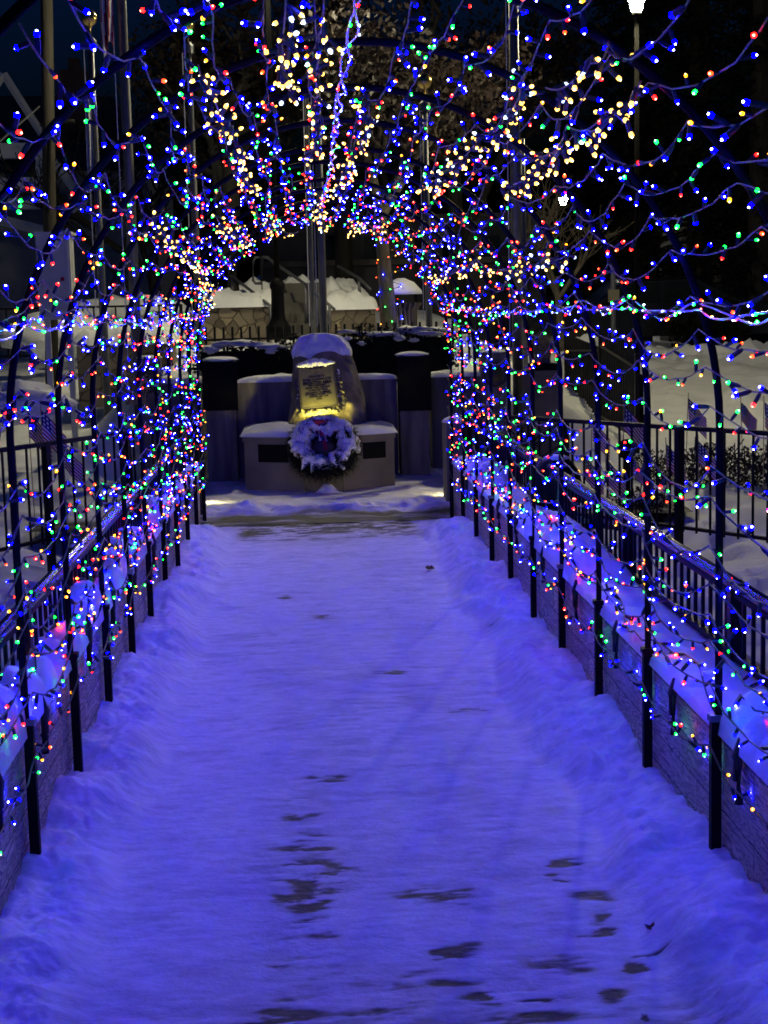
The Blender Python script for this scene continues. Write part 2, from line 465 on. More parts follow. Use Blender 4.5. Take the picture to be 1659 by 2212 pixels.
def plaza_z(X, Y):
    rid = np.exp(-((Y - 13.05 - .12 * fbm(X, X * 0, 1.4, 3)) / .23) ** 2)
    z = PZ + rid * np.clip(.075 + .13 * fbm(X, Y, 4.2, 4, .5), 0, 1)
    z = z + .05 * ss(13.0, 13.5, Y) + .05 * fbm(X, Y, 1.1, 3) * ss(13.1, 13.6, Y) + .008 * fbm(X, Y, 9, 3)
    z = z + .12 * ss(14.6, 15.2, Y) * (.5 + fbm(X, Y, 2, 2)) * .4
    # a snow-covered hump in front of the pedestal
    c = P(708, 1050, 14.1)
    z = z + .085 * np.exp(-(((X - c.x) / .085) ** 2 + ((Y - 14.12) / .12) ** 2) ** 1.3)
    return z


grid('plaza', np.linspace(-2.4, 3.0, 330), 12.353 + (15.9 - 12.353) * np.linspace(0, 1, 260), plaza_z, M_path, plaza_wear)

# ------------------------------------------------------------------ side walls, snow caps, railings
WT = .345


def side_wall(sx, x0, x1, label):
    mb = MB(); mb.box((min(x0, x1), .8, -.6), (max(x0, x1), 12.62, WT))
    o = mb.build('retaining_wall', M_wall); tag(o, label, 'wall', 'retaining walls of the walk')


side_wall(-1, -1.045, -1.26, 'low grey woodgrain wall along the left edge of the snowy walk')
side_wall(1, 1.045, 1.40, 'low grey woodgrain wall along the right edge of the snowy walk')


def cap_z(x0, x1, s):
    def z(X, Y):
        u = np.clip((X - x0) / (x1 - x0), 0, 1)
        ph = Y / .27 + 1.3 * fbm(Y + s, Y * 0, 1.2, 3) + .5 * u
        roll = np.power(np.abs(np.sin(PI * ph)), .6)
        h = .05 + .06 * fbm(Y + s, Y * 0, 1.6, 4) + .10 * roll + .06 * fbm(X * 2, Y + s, 3.5, 4)
        brk = ss(-.16, .0, fbm(Y + s * 2, Y * 0 + 3, 1.3, 2))
        q = u if x1 > 0 else 1 - u
        q = np.power(q, .62); prof = np.power(np.clip(1 - np.abs(2 * q - 1) ** 2.3, 0, 1), .5)
        return WT - .02 + .022 + (h * (.25 + .75 * brk)) * prof
    return z


CAPZ = {-1: cap_z(-1.24, -1.02, 3), 1: cap_z(1.02, 1.31, 8)}


def cap(name, x0, x1, z):
    return grid(name, np.linspace(x0, x1, 40), np.linspace(.8, 12.6, 1000), z, M_snow, kind='stuff')


tag(cap('snow_cap', -1.24, -1.02, CAPZ[-1]), 'lumpy snow lying on top of the left woodgrain wall', 'snow')
tag(cap('snow_cap', 1.02, 1.31, CAPZ[1]), 'lumpy snow lying on top of the right woodgrain wall', 'snow')


def bal_mesh(h, r=.0065):
    mb = MB(); mb.box((-r, -r, 0), (r, r, h)); me_o = mb.build('baluster', M_iron)
    me = me_o.data; bpy.data.objects.remove(me_o); return me


def railing(name, a, b_, zt, zb, label, cat, group=None, gap=.11, post_gap=1.8, below=.0, toprad=.022, topmat=None, topz=None, r=.0065, spike=0, flat=False, most=100):
    """posts, two rails and separate balusters from a to b_ (a, b_: xy)"""
    a = Vector((a[0], a[1], 0)); b_ = Vector((b_[0], b_[1], 0)); L = (b_ - a).length; u = (b_ - a) / L
    zt0, zt1 = zt if isinstance(zt, tuple) else (zt, zt)
    zb0, zb1 = zb if isinstance(zb, tuple) else (zb, zb)
    t = thing(name, label, cat, (a.x, a.y, zb0), group)
    rot = Matrix.Rotation(math.atan2(u.y, u.x), 3, 'Z')

    def bar(nm, z0, z1, w, h, mm):
        mb = MB()
        n = Vector((-u.y, u.x, 0))
        vs = []
        for (q, zz) in ((a, z0), (b_, z1)):
            for (sx, sz) in ((-1, -1), (1, -1), (1, 1), (-1, 1)):
                p = q + n * w * sx; vs.append((p.x, p.y, zz + h * sz))
        mb.add(vs, [(3, 2, 1, 0), (4, 5, 6, 7), (0, 1, 5, 4), (1, 2, 6, 5), (2, 3, 7, 6), (3, 0, 4, 7)])
        return mb.build(nm, mm, t)
    if topmat:
        mb = MB(); mb.tube([(a.x, a.y, zt0), (b_.x, b_.y, zt1)], toprad * .8, 14); mb.build('top_rail', topmat, t, True)
        mb = MB(); mb.tube([(a.x, a.y, zt0 - toprad * 1.25), (b_.x, b_.y, zt1 - toprad * 1.25)], toprad * .55, 8); mb.build('under_rail', M_iron, t, True)
    else: bar('top_rail', zt0 - spike, zt1 - spike, toprad, toprad * .7, M_iron)
    bar('bottom_rail', zb0 + .03, zb1 + .03, .014, .012, M_iron)
    n = min(most, int(L / gap)); hh = max(zt0, zt1) - max(zb0, zb1)
    for k in range(1, n):
        q = k / n; p = a + u * L * q
        me = BAL.setdefault((round(hh, 3), r), None) or BAL.__setitem__((round(hh, 3), r), bal_mesh(hh, r)) or BAL[(round(hh, 3), r)]
        o = bpy.data.objects.new('baluster', me); C.objects.link(o)
        o.parent = t; o.location = Vector((p.x, p.y, zb0 * (1 - q) + zb1 * q)) - t.location; o.rotation_euler.z = math.atan2(u.y, u.x)
    npst = max(1, round(L / post_gap))
    for k in range(npst + 1):
        q = k / npst; p = a + u * L * q; mb = MB()
        z0 = zb0 * (1 - q) + zb1 * q - below; z1 = zt0 * (1 - q) + zt1 * q + .012
        mb.box((p.x - .024, p.y - .024, z0), (p.x + .024, p.y + .024, z1), rot=rot); mb.build('post', M_iron, t)
    return t


BAL = {}
railing('railing', (-1.14, 1.6), (-1.14, 12.5), .62, WT - .01, 'black iron railing with shiny handrail on the left woodgrain wall', 'railing', 'railings along the walk', toprad=.028, topmat=M_rail)
railing('railing', (1.33, 1.6), (1.33, 12.5), .62, WT - .01, 'black iron railing with shiny handrail on the right woodgrain wall', 'railing', 'railings along the walk', toprad=.028, topmat=M_rail)
a = P(1760, 928, 9.9); b_ = P(1010, 905, 12.9)
railing('railing', (a.x, a.y), (b_.x, b_.y), .71, -.04, 'plain black railing crossing in front of the flag-dotted snow on the right', 'railing', None, gap=.125, below=.25, post_gap=1.05)
a = P(-110, 955, 10.3); b_ = P(425, 905, 12.9)
railing('railing', (a.x, a.y), (b_.x, b_.y), .70, -.02, 'plain black railing crossing behind the left string lights', 'railing', None, gap=.125, below=.25, post_gap=1.05)

# ------------------------------------------------------------------ hoops
HW, ZS, RX, RZ = 1.013, 1.24, 1.013, 1.10
D0, DS = 4.45, .902
HOOPS = list(range(-2, 10))


def hoop_y(i): return D0 + DS * i


LEG = ZS - .33
ARC = [Vector((RX * math.cos(t), 0, ZS + RZ * math.sin(t))) for t in np.linspace(0, PI / 2, 200)]
ARCL = [0]
for k in range(1, 200): ARCL.append(ARCL[-1] + (ARC[k] - ARC[k - 1]).length)


def prof(s, side, off=0.0):
    """point of the hoop's inside at length s above the wall top"""
    if s <= LEG:
        x, z, nx, nz = HW, .33 + s, 1, 0
    else:
        q = min(s - LEG, ARCL[-1]); k = int(np.searchsorted(ARCL, q)); k = min(max(k, 1), 199)
        f = (q - ARCL[k - 1]) / (ARCL[k] - ARCL[k - 1] + 1e-9); p = ARC[k - 1].lerp(ARC[k], f)
        x, z = p.x, p.z; nx, nz = p.x / RX ** 2, (p.z - ZS) / RZ ** 2; l = math.hypot(nx, nz); nx /= l; nz /= l
    return Vector((side * (x - nx * off), 0, z - nz * off))


SMAX = LEG + ARCL[-1]
SK = .12  # the hoops stand a little askew


def hy(i, x): return hoop_y(i) - SK * x


for i in HOOPS:
    y = hoop_y(i); j = i - HOOPS[0]
    t = thing('arch_hoop', 'black bent-pipe hoop of the light tunnel, %s counted from the camera' % ORD[j], 'arch', (0, y, 0), 'hoops of the light tunnel')
    wob = R.uniform(-.012, .012); hz = R.uniform(-.012, .012)
    pts = []
    for s in np.linspace(0.0, SMAX, 40): p = prof(s, -1, -.012); pts.append(Vector((p.x, hy(i, p.x), p.z + hz * ss(0, 2, s))))
    for s in np.linspace(SMAX, 0.0, 40)[1:]: p = prof(s, 1, -.012); pts.append(Vector((p.x + wob * .5, hy(i, p.x), p.z + hz * ss(0, 2, s))))
    mb = MB(); mb.tube(pts, .0115, 8, up=Vector((0, 1, 0))); mb.build('pipe', M_black, t, True)
    for sd in (-1, 1):
        mb = MB(); x = sd * (HW + .004); w = .015
        mb.box((x - w, hy(i, x) - w, -.12), (x + w, hy(i, x) + w, .40)); mb.build('leg', M_black, t)
        mb = MB(); mb.box((x - .02, hy(i, x) - .02, .385), (x + .02, hy(i, x) + .02, .40 + .004)); mb.build('clamp', M_pole if i % 3 == 0 else M_black, t)

# ------------------------------------------------------------------ bulbs and strings


def bulb_mesh(k, r=.0044, l=.0082, sock=True):
    mb = MB(); n = 8
    z0 = 0
    if sock:
        mb.tube([(0, 0, 0), (0, 0, .008), (0, 0, .026)], [.0028, .0048, .0048], 5, mi=1); z0 = .025
    prof_ = [(.0035, z0), (r * .8, z0 + l * .3), (r, z0 + l * .75), (r * .72, z0 + l)]
    mb.lathe(prof_, (0, 0, 0), n, 0)
    mb.lathe([(r * .45, z0 + l * .98), (r * .42, z0 + l * 1.15), (r * .2, z0 + l * 1.3)], (0, 0, 0), 5, 2)
    o = mb.build('bulb', [BM[k][0], M_wire_dark, BM[k][1]]); me = o.data; bpy.data.objects.remove(o); return me


BME = {k: bulb_mesh(k) for k in BULB}
KEEP = dict(BM); HI = {'red': 9, 'green': 9, 'amber': 5, 'orange': 7, 'blue': 1.6, 'warm': 1, 'cool': 1}
for k, v in BULB.items(): BM[k] = (emit('bulb_lens_strong_' + k, v[0], v[1] * HI[k]), KEEP[k][1])
BHI = {k: bulb_mesh(k) for k in BULB}
BM.update(KEEP)
BSM = {k: bulb_mesh(k, .0042, .006, False) for k in BULB}
MIX = ['blue'] * 48 + ['red'] * 14 + ['green'] * 17 + ['amber'] * 11 + ['orange'] * 10


MIXA = ['blue'] * 53 + ['red'] * 17 + ['green'] * 16 + ['amber'] * 5 + ['orange'] * 9


def put_bulb(t, me, p, d, s=1.0):
    o = bpy.data.objects.new('bulb', me); C.objects.link(o)
    o.parent = t; o.location = Vector(p) - t.location
    o.rotation_mode = 'QUATERNION'; o.rotation_quaternion = Vector((0, 0, 1)).rotation_difference(Vector(d).normalized())
    if 'blue' in me.materials[0].name: s *= 1.25
    o.scale = (s, s, s)
    return o


def rdir(down=.25):
    v = Vector((R.gauss(0, 1), R.gauss(0, 1), R.gauss(-down, 1)))
    return v.normalized() if v.length > .01 else Vector((0, 0, -1))


def run_string(label, side, s0, wig, step, dark, group, y0=None, y1=None, mix=MIX, sag=.06, seed=0, rad=.0045):
    """one string carried from hoop to hoop, sagging between them"""
    rr = random.Random(seed * 77 + 5)
    i0, i1 = HOOPS[0], HOOPS[-1]
    at = {}
    for i in range(i0, i1 + 1):
        s = min(max(s0 + rr.uniform(-wig, wig), -.06), SMAX - .02)
        at[i] = s
    pts = []
    for i in range(i0, i1):
        sg = sag * rr.uniform(.5, 1.5); lat = rr.uniform(-.02, .02)
        for k in range(10):
            f = k / 10; s = at[i] * (1 - f) + at[i + 1] * f
            p = prof(s, side, .012); x = p.x
            drop = sg * 4 * f * (1 - f)
            steep = 1.0
            p.z -= drop * steep
            if p.z < .25: p.z = .25
            p.x = x + lat * 4 * f * (1 - f)
            p.y = hy(i, x) * (1 - f) + hy(i + 1, x) * f
            pts.append(p + Vector((rr.uniform(-.003, .003), 0, rr.uniform(-.004, .004))))
    p = prof(at[i1], side, .012); p.y = hy(i1, p.x); pts.append(p)
    if 0 < s0 < .09:   # the lowest string lies on the snow of the wall
        for q in pts:
            off = .035 + .05 * (1 + math.sin(q.y * 5.1 + side)) * .8
            q.x = side * (HW + off); q.z = float(CAPZ[side](np.array([q.x]), np.array([q.y]))[0]) + .008
    if y0 is not None: pts = [p for p in pts if y0 <= p.y <= y1]
    t = thing('light_string', label, 'string lights', pts[0], group)
    mb = MB(); mb.tube(pts, rad, 5); mb.build('wire', M_wire_dark if dark else M_wire_pale, t, True)
    # bulbs along the string
    acc = 0; nxt = rr.uniform(0, step); cnt = 0
    for k in range(len(pts) - 1):
        sl = (pts[k + 1] - pts[k]).length
        while acc + sl >= nxt and cnt < 100:
            p = pts[k].lerp(pts[k + 1], (nxt - acc) / sl)
            put_bulb(t, (BHI if 0 < s0 < .09 else BME)[rr.choice(mix)], p, rdir(.3), rr.uniform(.75, 1.2)); cnt += 1
            nxt += step * rr.uniform(.6, 1.4)
        acc += sl
    return t


nl = 0
s = -.045; lev = []
while s < LEG - .02: lev.append(s); s += .106
for side, sn_ in ((-1, 'left'), (1, 'right')):
    for k, s in enumerate(lev):
        lab = ('multicoloured light string hanging against the face of the %s wall' % sn_) if k == 0 else \
            ('multicoloured light string lying along the snow on the %s wall' % sn_) if k == 1 else \
            'multicoloured light string on the %s hoop legs, %s up from the wall' % (sn_, ORD[k - 1])
        t = run_string(lab, side, s, .026, .099, True, 'coloured strings on the hoop legs', sag=.07, seed=nl, rad=.003); nl += 1
    n = 14
    for k in range(n):
        s = LEG + .06 + (SMAX - LEG - .16) * k / (n - 1)
        lab = 'multicoloured light string on the %s side of the arch, %s down from the ridge' % (sn_, ORD[n - 1 - k])
        run_string(lab, side, s, .032, .104, False, 'coloured strings on the arch', mix=MIXA, sag=.06 if k < 10 else .045, seed=nl, rad=.0021); nl += 1


# warm white strands: each follows the inside of the hoops along the line it has in the photo
def on_hoop(x, y):
    r = ray(x, y); lo = None
    for k in range(1, 1400):
        q = EYE + r * (k * .01 * 1.0)
        ax = abs(q.x)
        if q.z > ZS: inside = (q.x / RX) ** 2 + ((q.z - ZS) / RZ) ** 2 < .965
        else: inside = ax < HW - .015
        if not inside or q.y > 12.5: return q
    return q


WARM = [
    ([(428, 140), (455, 190), (495, 260), (520, 330), (538, 400)], 44, 'warm white light string on the left of the arch below the gold-topped flagpole'),
    ([(618, -10), (604, 90), (615, 150), (630, 190)], 24, 'warm white light string high on the arch over the paired flagpoles'),
    ([(700, -10), (690, 70), (682, 150), (688, 250), (672, 330)], 30, 'warm white light string just left of the ridge rope'),
    ([(795, 205), (800, 270), (768, 300), (740, 370), (722, 410)], 40, 'warm white light string just right of the ridge rope'),
    ([(1135, 150), (1100, 235), (1040, 290), (960, 360), (915, 395)], 50, 'warm white light string descending from the tall thick flagpole towards the monument'),
    ([(1385, 175), (1310, 240), (1225, 270), (1185, 330), (1090, 400)], 40, 'warm white light string beneath the crook lamp arm, beside the dark conifers'),
    ([(1375, 110), (1315, 90), (1280, 120), (1180, 190)], 14, 'short warm white light string topmost on the conifer side of the arch'),
    ([(1240, 530), (1180, 555), (1090, 580), (1030, 560), (930, 600)], 54, 'warm white light string low on the arch, ending over the railing pier'),
    ([(325, 470), (385, 520), (430, 560), (445, 620), (460, 655)], 60, 'warm white light string low on the arch, over the snowy stone wall'),
    ([(465, 465), (500, 500), (545, 520)], 26, 'warm white light string at the far end, left of the oak leaves'),
    ([(575, 470), (600, 490), (645, 500)], 20, 'warm white light string at the far end, over the stair handrail'),
    ([(750, 490), (790, 480), (830, 490)], 24, 'warm white light string at the far end, before the rust-leaved oak'),
    ([(690, 425), (688, 455), (700, 490)], 30, 'warm white light string gathered under the far end of the ridge rope'),
]
for wi, (pl, nb, lab) in enumerate(WARM):
    q = [on_hoop(*p) for p in pl]
    pts = []
    for k in range(len(q) - 1):
        for j in range(8):
            f = j / 8; p = q[k].lerp(q[k + 1], f); p = p + Vector((0, 0, -.05 * 4 * f * (1 - f) * .6)); pts.append(p)
    pts.append(q[-1])
    t = thing('light_string', lab, 'string lights', pts[0], 'warm white strings')
    mb = MB(); mb.tube(pts, .0026, 5); mb.build('wire', M_wire_pale, t, True)
    L = [0]
    for k in range(1, len(pts)): L.append(L[-1] + (pts[k] - pts[k - 1]).length)
    rr = random.Random(wi + 300)
    # clusters along the strand, as the strand is bunched where it is tied
    nb = int(nb * 1.45)
    for j in range(nb):
        u = (j + rr.random()) / nb * L[-1]; k = min(max(int(np.searchsorted(L, u)), 1), len(pts) - 1)
        f = (u - L[k - 1]) / (L[k] - L[k - 1] + 1e-9); p = pts[k - 1].lerp(pts[k], f)
        p = p + Vector((rr.gauss(0, .009), rr.gauss(0, .02), rr.gauss(-.01, .011)))
        put_bulb(t, BME['cool' if rr.random() < .12 else 'warm'], p, rdir(.5), rr.uniform(1.2, 1.55))

# rope lights: clear twin tubes full of tiny lamps
M_tube, nt, b = newmat('clear_tube')
b.inputs['Base Color'].default_value = (.38, .39, .42, 1); b.inputs['Roughness'].default_value = .12
b.inputs['Transmission Weight'].default_value = .55; b.inputs['IOR'].default_value = 1.3


def rope(label, f, ya, yb, nled, seed, tw=7.0):
    rr = random.Random(seed); pts = [[], []]; N = 150
    for k in range(N + 1):
        y = ya + (yb - ya) * k / N; c = f(y)
        ph = y * tw + .6 * math.sin(y * 2.1)
        for q in (0, 1):
            o_ = Vector((math.cos(ph + PI * q), 0, math.sin(ph + PI * q))) * .013
            pts[q].append(c + o_)
    t = thing('rope_light', label, 'rope light', pts[0][0], 'clear rope lights')
    for q in (0, 1):
        mb = MB(); mb.tube(pts[q], .0034, 7); mb.build('tube', M_tube, t, True)
    for j in range(nled):
        k = min(int((j + rr.random()) / nled * N), N - 1); q = j % 2
        p = pts[q][k].lerp(pts[q][k + 1], rr.random()) + Vector((rr.uniform(-.004, .004), 0, rr.uniform(-.008, .004)))
        put_bulb(t, BSM[rr.choice(MIX + ['cool'] * 30)], p, rdir(), rr.uniform(.8, 1.1))


def sidef(sd):
    def f(y):
        fr = ((y - D0 + SK * sd * HW) / DS) % 1
        return Vector((sd * (HW - .055), y, H + .0 - .035 * 4 * fr * (1 - fr) + .012 * math.sin(y * 1.3)))
    return f


rope('clear rope light at eye height along the left legs of the hoops', sidef(-1), 1.9, 12.5, 99, 5)
rope('clear rope light at eye height along the right legs of the hoops', sidef(1), 1.9, 12.5, 99, 6)
rope('twin clear rope light along the ridge of the arch', lambda y: Vector((.01 * math.sin(y), y, ZS + RZ - .035 - .02 * math.sin(((y - D0) / DS % 1) * PI))), 2.2, 12.5, 100, 9)

# plugs hanging by the wall where strings are joined
for sd, sn_ in ((-1, 'left'), (1, 'right')):
    for i in range(-1, 8):
        y = hoop_y(i) + .48 + R.uniform(-.1, .1); x = sd * (HW + .012)
        z = R.uniform(.28, .36); mb = MB()
        mb.tube([(x, y, z + .10), (x - sd * .004, y + .004, z + .05), (x, y, z - .09)], [.004, .017, .013], 7)
        mb.tube([(x, y + .02, z + .05), (x, y + .024, z - .03)], [.012, .012], 6)
        o = mb.build('plug', M_plug, None, True)
        tag(o, 'black plug dangling against the %s wall in bay %s from the camera' % (sn_, ['one', 'two', 'three', 'four', 'five', 'six', 'seven', 'eight', 'nine', 'ten'][i + 1]), 'plug', 'plugs hanging at the walls')

# ------------------------------------------------------------------ dead leaves on the snow


def leaf(x, y, s, seed, label):
    p = onz(x, y, PZ + .012); rr = random.Random(seed); mb = MB()
    for k in range(3):
        a = rr.uniform(0, 6.3); d = Vector((math.cos(a), math.sin(a), .25)) * s; n = Vector((-math.sin(a), math.cos(a), .3)) * s * .42
        c = p + d * .1; mb.add([c, c + d * .5 + n, c + d + Vector((0, 0, s * .2)), c + d * .5 - n, c + d * .5 + Vector((0, 0, s * .35)), c + d * .5 + Vector((0, 0, s * .3))], [(0, 1, 4), (1, 2, 4), (2, 3, 4), (3, 0, 4), (0, 5, 1), (1, 5, 2), (2, 5, 3), (3, 5, 0)])
    o = mb.build('dead_leaf', M_leafbrown); tag(o, label, 'leaf', 'dead leaves on the snow')


leaf(933, 1230, .045, 3, 'curled brown leaf on the snow towards the far end of the walk')
leaf(1415, 2012, .03, 4, 'small brown twig-like leaf on the snow near the right bank')
leaf(442, 1183, .05, 6, 'dark double leaf on the left snow bank near the far end')

# ------------------------------------------------------------------ memorial: pedestal, boulder, plaque, wreath
DP = 14.35
pl_, pr_ = P(530, 1030, DP + .25), P(853, 1030, DP + .25)
PX0, PX1 = pl_.x, pr_.x; PXC = (PX0 + PX1) / 2
PTOP = H - (925 - 661) * (DP + .1) / F
ped = thing('pedestal', 'curved concrete pedestal carrying the boulder, with two dark bronze panels', 'pedestal', (PXC, DP + .5, PZ))


def arcpoly(grow=0):
    poly = []
    for k in range(17):
        u = k / 16; x = PX0 - grow + (PX1 - PX0 + 2 * grow) * u; poly.append((x, DP + .25 - grow - .25 * (1 - (2 * u - 1) ** 2)))
    poly += [(PX1 + grow, DP + 1.0), (PX0 - grow, DP + 1.0)]
    return poly


mb = MB(); mb.prism(arcpoly(), PZ - .1, PTOP - .06); mb.build('base', M_conc_l, ped)
mb = MB(); mb.prism(arcpoly(.015), PTOP - .06, PTOP); mb.build('slab', M_conc_l, ped)
for (xa, xb, ya, yb) in ((556, 622, 963, 1000), (784, 836, 958, 992)):
    A = P(xa, ya, DP); B = P(xb, yb, DP); mb = MB(); n = 6
    vs = []
    for k in range(n + 1):
        u = k / n; x = A.x + (B.x - A.x) * u; q = (x - PX0) / (PX1 - PX0); yy = DP + .25 - .25 * (1 - (2 * q - 1) ** 2) - .008
        vs += [(x, yy, B.z), (x, yy, A.z)]
    mb.add(vs, [(2 * k, 2 * k + 2, 2 * k + 3, 2 * k + 1) for k in range(n)])
    vs2 = [(v[0], v[1] + .02, v[2]) for v in vs]; mb.add(vs2, [(2 * k + 1, 2 * k + 3, 2 * k + 2, 2 * k) for k in range(n)])
    mb.build('panel', M_granite, ped)


def snow_slab(name, poly_fun, x0, x1, y0, y1, z, h, seed, label, nx=60, ny=30):
    def zf(X, Y):
        u = (X - x0) / (x1 - x0); v = (Y - y0) / (y1 - y0)
        e = np.clip(1 - np.abs(2 * u - 1) ** 6, 0, 1) * np.clip(1 - np.abs(2 * v - 1) ** 6, 0, 1)
        return z - .015 + (h + .015 + h * .9 * fbm(X + seed, Y, 3, 4)) * np.sqrt(e)
    o = grid(name, np.linspace(x0, x1, nx), np.linspace(y0, y1, ny), zf, M_snow, kind='stuff'); tag(o, label, 'snow'); return o


def curved_snow():
    us = np.linspace(0, 1, 70); vs_ = np.linspace(0, 1, 26); mb = MB(); vv = []
    for v in vs_:
        for u in us:
            x = PX0 - .04 + (PX1 - PX0 + .08) * u; yf = DP + .22 - .25 * (1 - (2 * u - 1) ** 2); y = yf + (DP + 1.02 - yf) * v
            e = max(0, 1 - abs(2 * u - 1) ** 8) * max(0, 1 - abs(2 * v - 1) ** 6)
            vv.append((x, y, PTOP - .012 + (.075 + .05 * float(fbm(np.array([x + 3]), np.array([y]), 3, 3)[0])) * math.sqrt(e)))
    n = len(us); mb.add(vv, [(j * n + k, j * n + k + 1, (j + 1) * n + k + 1, (j + 1) * n + k) for j in range(len(vs_) - 1) for k in range(n - 1)])
    o = mb.build('snow_cap', M_snow, None, True); tag(o, 'soft snow covering the top of the curved pedestal', 'snow', kind='stuff')


curved_snow()

# boulder: stacked outlines from the photo, each given depth
DB = DP + .62
LEVB = [(925, 622, 792), (900, 624, 792), (870, 628, 789), (840, 629, 783), (810, 631, 774), (785, 633, 766), (765, 635, 758), (748, 641, 748), (734, 653, 732), (727, 668, 712)]
rows = []
for (yy, xa, xb) in LEVB:
    A = P(xa, yy, DB); B = P(xb, yy, DB); rows.append((A.z, A.x, B.x))
mb = MB(); NB = 72; vv = []; NLV = 46
zs_ = np.linspace(rows[0][0] - .06, rows[-1][0] + .012, NLV)
rz = [r[0] for r in rows]


def bould(z, th, grow=0.0):
    xa = float(np.interp(z, rz, [r[1] for r in rows])); xb = float(np.interp(z, rz, [r[2] for r in rows]))
    f = (z - rz[0]) / (rz[-1] - rz[0]); sh = 1.0 if f < .98 else max(.05, 1 - (f - .98) * 25)
    cxx = (xa + xb) / 2; hw = (xb - xa) / 2 * sh + grow; dep = (.30 - .12 * max(f, 0)) * (1 if f < .7 else max(.3, 1 - (f - .7) * 1.2)) + grow
    c, s_ = math.cos(th), math.sin(th)
    x = cxx + hw * math.copysign(abs(c) ** .8, c); y = DB + .02 + .10 * f + dep * math.copysign(abs(s_) ** .7, s_)
    q = float(fbm(np.array([c * 2.2 + 30 + z * 1.5]), np.array([s_ * 2.2 + z * 4 + 30]), 1.6, 4)[0])
    y += .06 * q + .035 * float(fbm(np.array([c * 7 + 30 + z * 3]), np.array([s_ * 7 + z * 15 + 30]), 1.6, 3)[0]); x += .012 * q
    return (x, y, z)


for z in zs_:
    for k in range(NB): vv.append(bould(z, 2 * PI * k / NB))
fs = [(i * NB + k, i * NB + (k + 1) % NB, (i + 1) * NB + (k + 1) % NB, (i + 1) * NB + k) for i in range(NLV - 1) for k in range(NB)]
fs.append(tuple((NLV - 1) * NB + k for k in range(NB)))
mon = thing('memorial_boulder', 'upright rough boulder with a spotlit bronze plaque, snow on its crown', 'monument', (P(705, 915, DB).x, DB, PTOP))
mb.add(vv, fs); mb.build('boulder', M_boulder, mon, True)
# snow over the crown and shoulders
mb = MB(); vv = []; zs2 = np.linspace(P(690, 768, DB).z, rz[-1] + .0, 26)
for j, z in enumerate(zs2):
    for k in range(NB):
        th = 2 * PI * k / NB; front = max(0, -math.sin(th))
        low = float(fbm(np.array([th * 1.6 + 4]), np.array([7.]), 1.1, 3)[0])
        zz = z + (1 - j / 25) * (.05 * low + (.03 if -math.cos(th) > .3 else 0) * -1 + .02 * front)
        x, y, _ = bould(zz, th, .006 + .022 * min(1, j / 7)); vv.append((x, y, zz + .028 * min(1, j / 20)))
fs = [(i * NB + k, i * NB + (k + 1) % NB, (i + 1) * NB + (k + 1) % NB, (i + 1) * NB + k) for i in range(25) for k in range(NB)]
fs.append(tuple(25 * NB + k for k in range(NB)))
mb.add(vv, fs); mb.build('snow_crown', M_snow, mon, True)

# plaque, tilted back with the stone
TL, TR, BL, BR = P(645, 796, DB - .285), P(719, 789, DB - .285), P(652, 880, DB - .355), P(728, 872, DB - .355)
ex = ((TR - TL) + (BR - BL)).normalized(); ez = ((TL - BL) + (TR - BR)); ez = (ez - ex * ez.dot(ex)).normalized(); en = ex.cross(ez)  # towards the viewer
PWd, PHt = (TR - TL).length, (TL - BL).length; PC = (TL + TR + BL + BR) / 4
PM = Matrix((ex, en * -1, ez)).transposed()


def PLQ(u, v, n=0): return PC + ex * u + ez * v + en * n


if en.y > 0: en = -en
plq = thing('x', 'x', 'x')
bpy.data.objects.remove(plq)


def slab(name, w, h, n0, n1, mm, parent):
    mb = MB(); vs = [PLQ(sx * w / 2, sz * h / 2, nn) for nn in (n0, n1) for (sx, sz) in ((-1, -1), (1, -1), (1, 1), (-1, 1))]
    mb.add(vs, [(3, 2, 1, 0), (4, 5, 6, 7), (0, 1, 5, 4), (1, 2, 6, 5), (2, 3, 7, 6), (3, 0, 4, 7)]); return mb.build(name, mm, parent)


plaque = slab('plaque', PWd + .03, PHt + .035, -.06, .012, M_bronze_d, mon)
slab_f = slab('plaque_face', PWd, PHt, .005, .016, M_bronze, None)
slab_f.parent = plaque; slab_f.matrix_parent_inverse = Matrix.Translation(-mon.location).inverted() @ Matrix.Translation(-mon.location)
slab_f.matrix_parent_inverse = Matrix.Identity(4)
slab_f.matrix_parent_inverse = (Matrix.Translation(mon.location) @ Matrix.Translation(-mon.location)).inverted()

LINES = [('DEDICATED TO', .66, .016, .30), ('THE MEN AND WOMEN OF THE', .585, .0155, .0), ('BRIGHTON AREA', .50, .034, 0), ('WHO HONORABLY', .435, .016, 0),
         ('SERVED  THEIR  COUNTRY', .375, .0155, 0), ('IN WAR AND PEACE', .318, .0155, 0), ('WE CHERISH THE MEMORY', .255, .0155, 0), ('OF THOSE WHO DIED THAT', .205, .0155, 0),
         ('FREEDOM  MAY  LIVE', .15, .0155, 0), ('1974', .085, .022, 0)]
rotm = Matrix((ex, ez, en)).transposed().to_4x4()


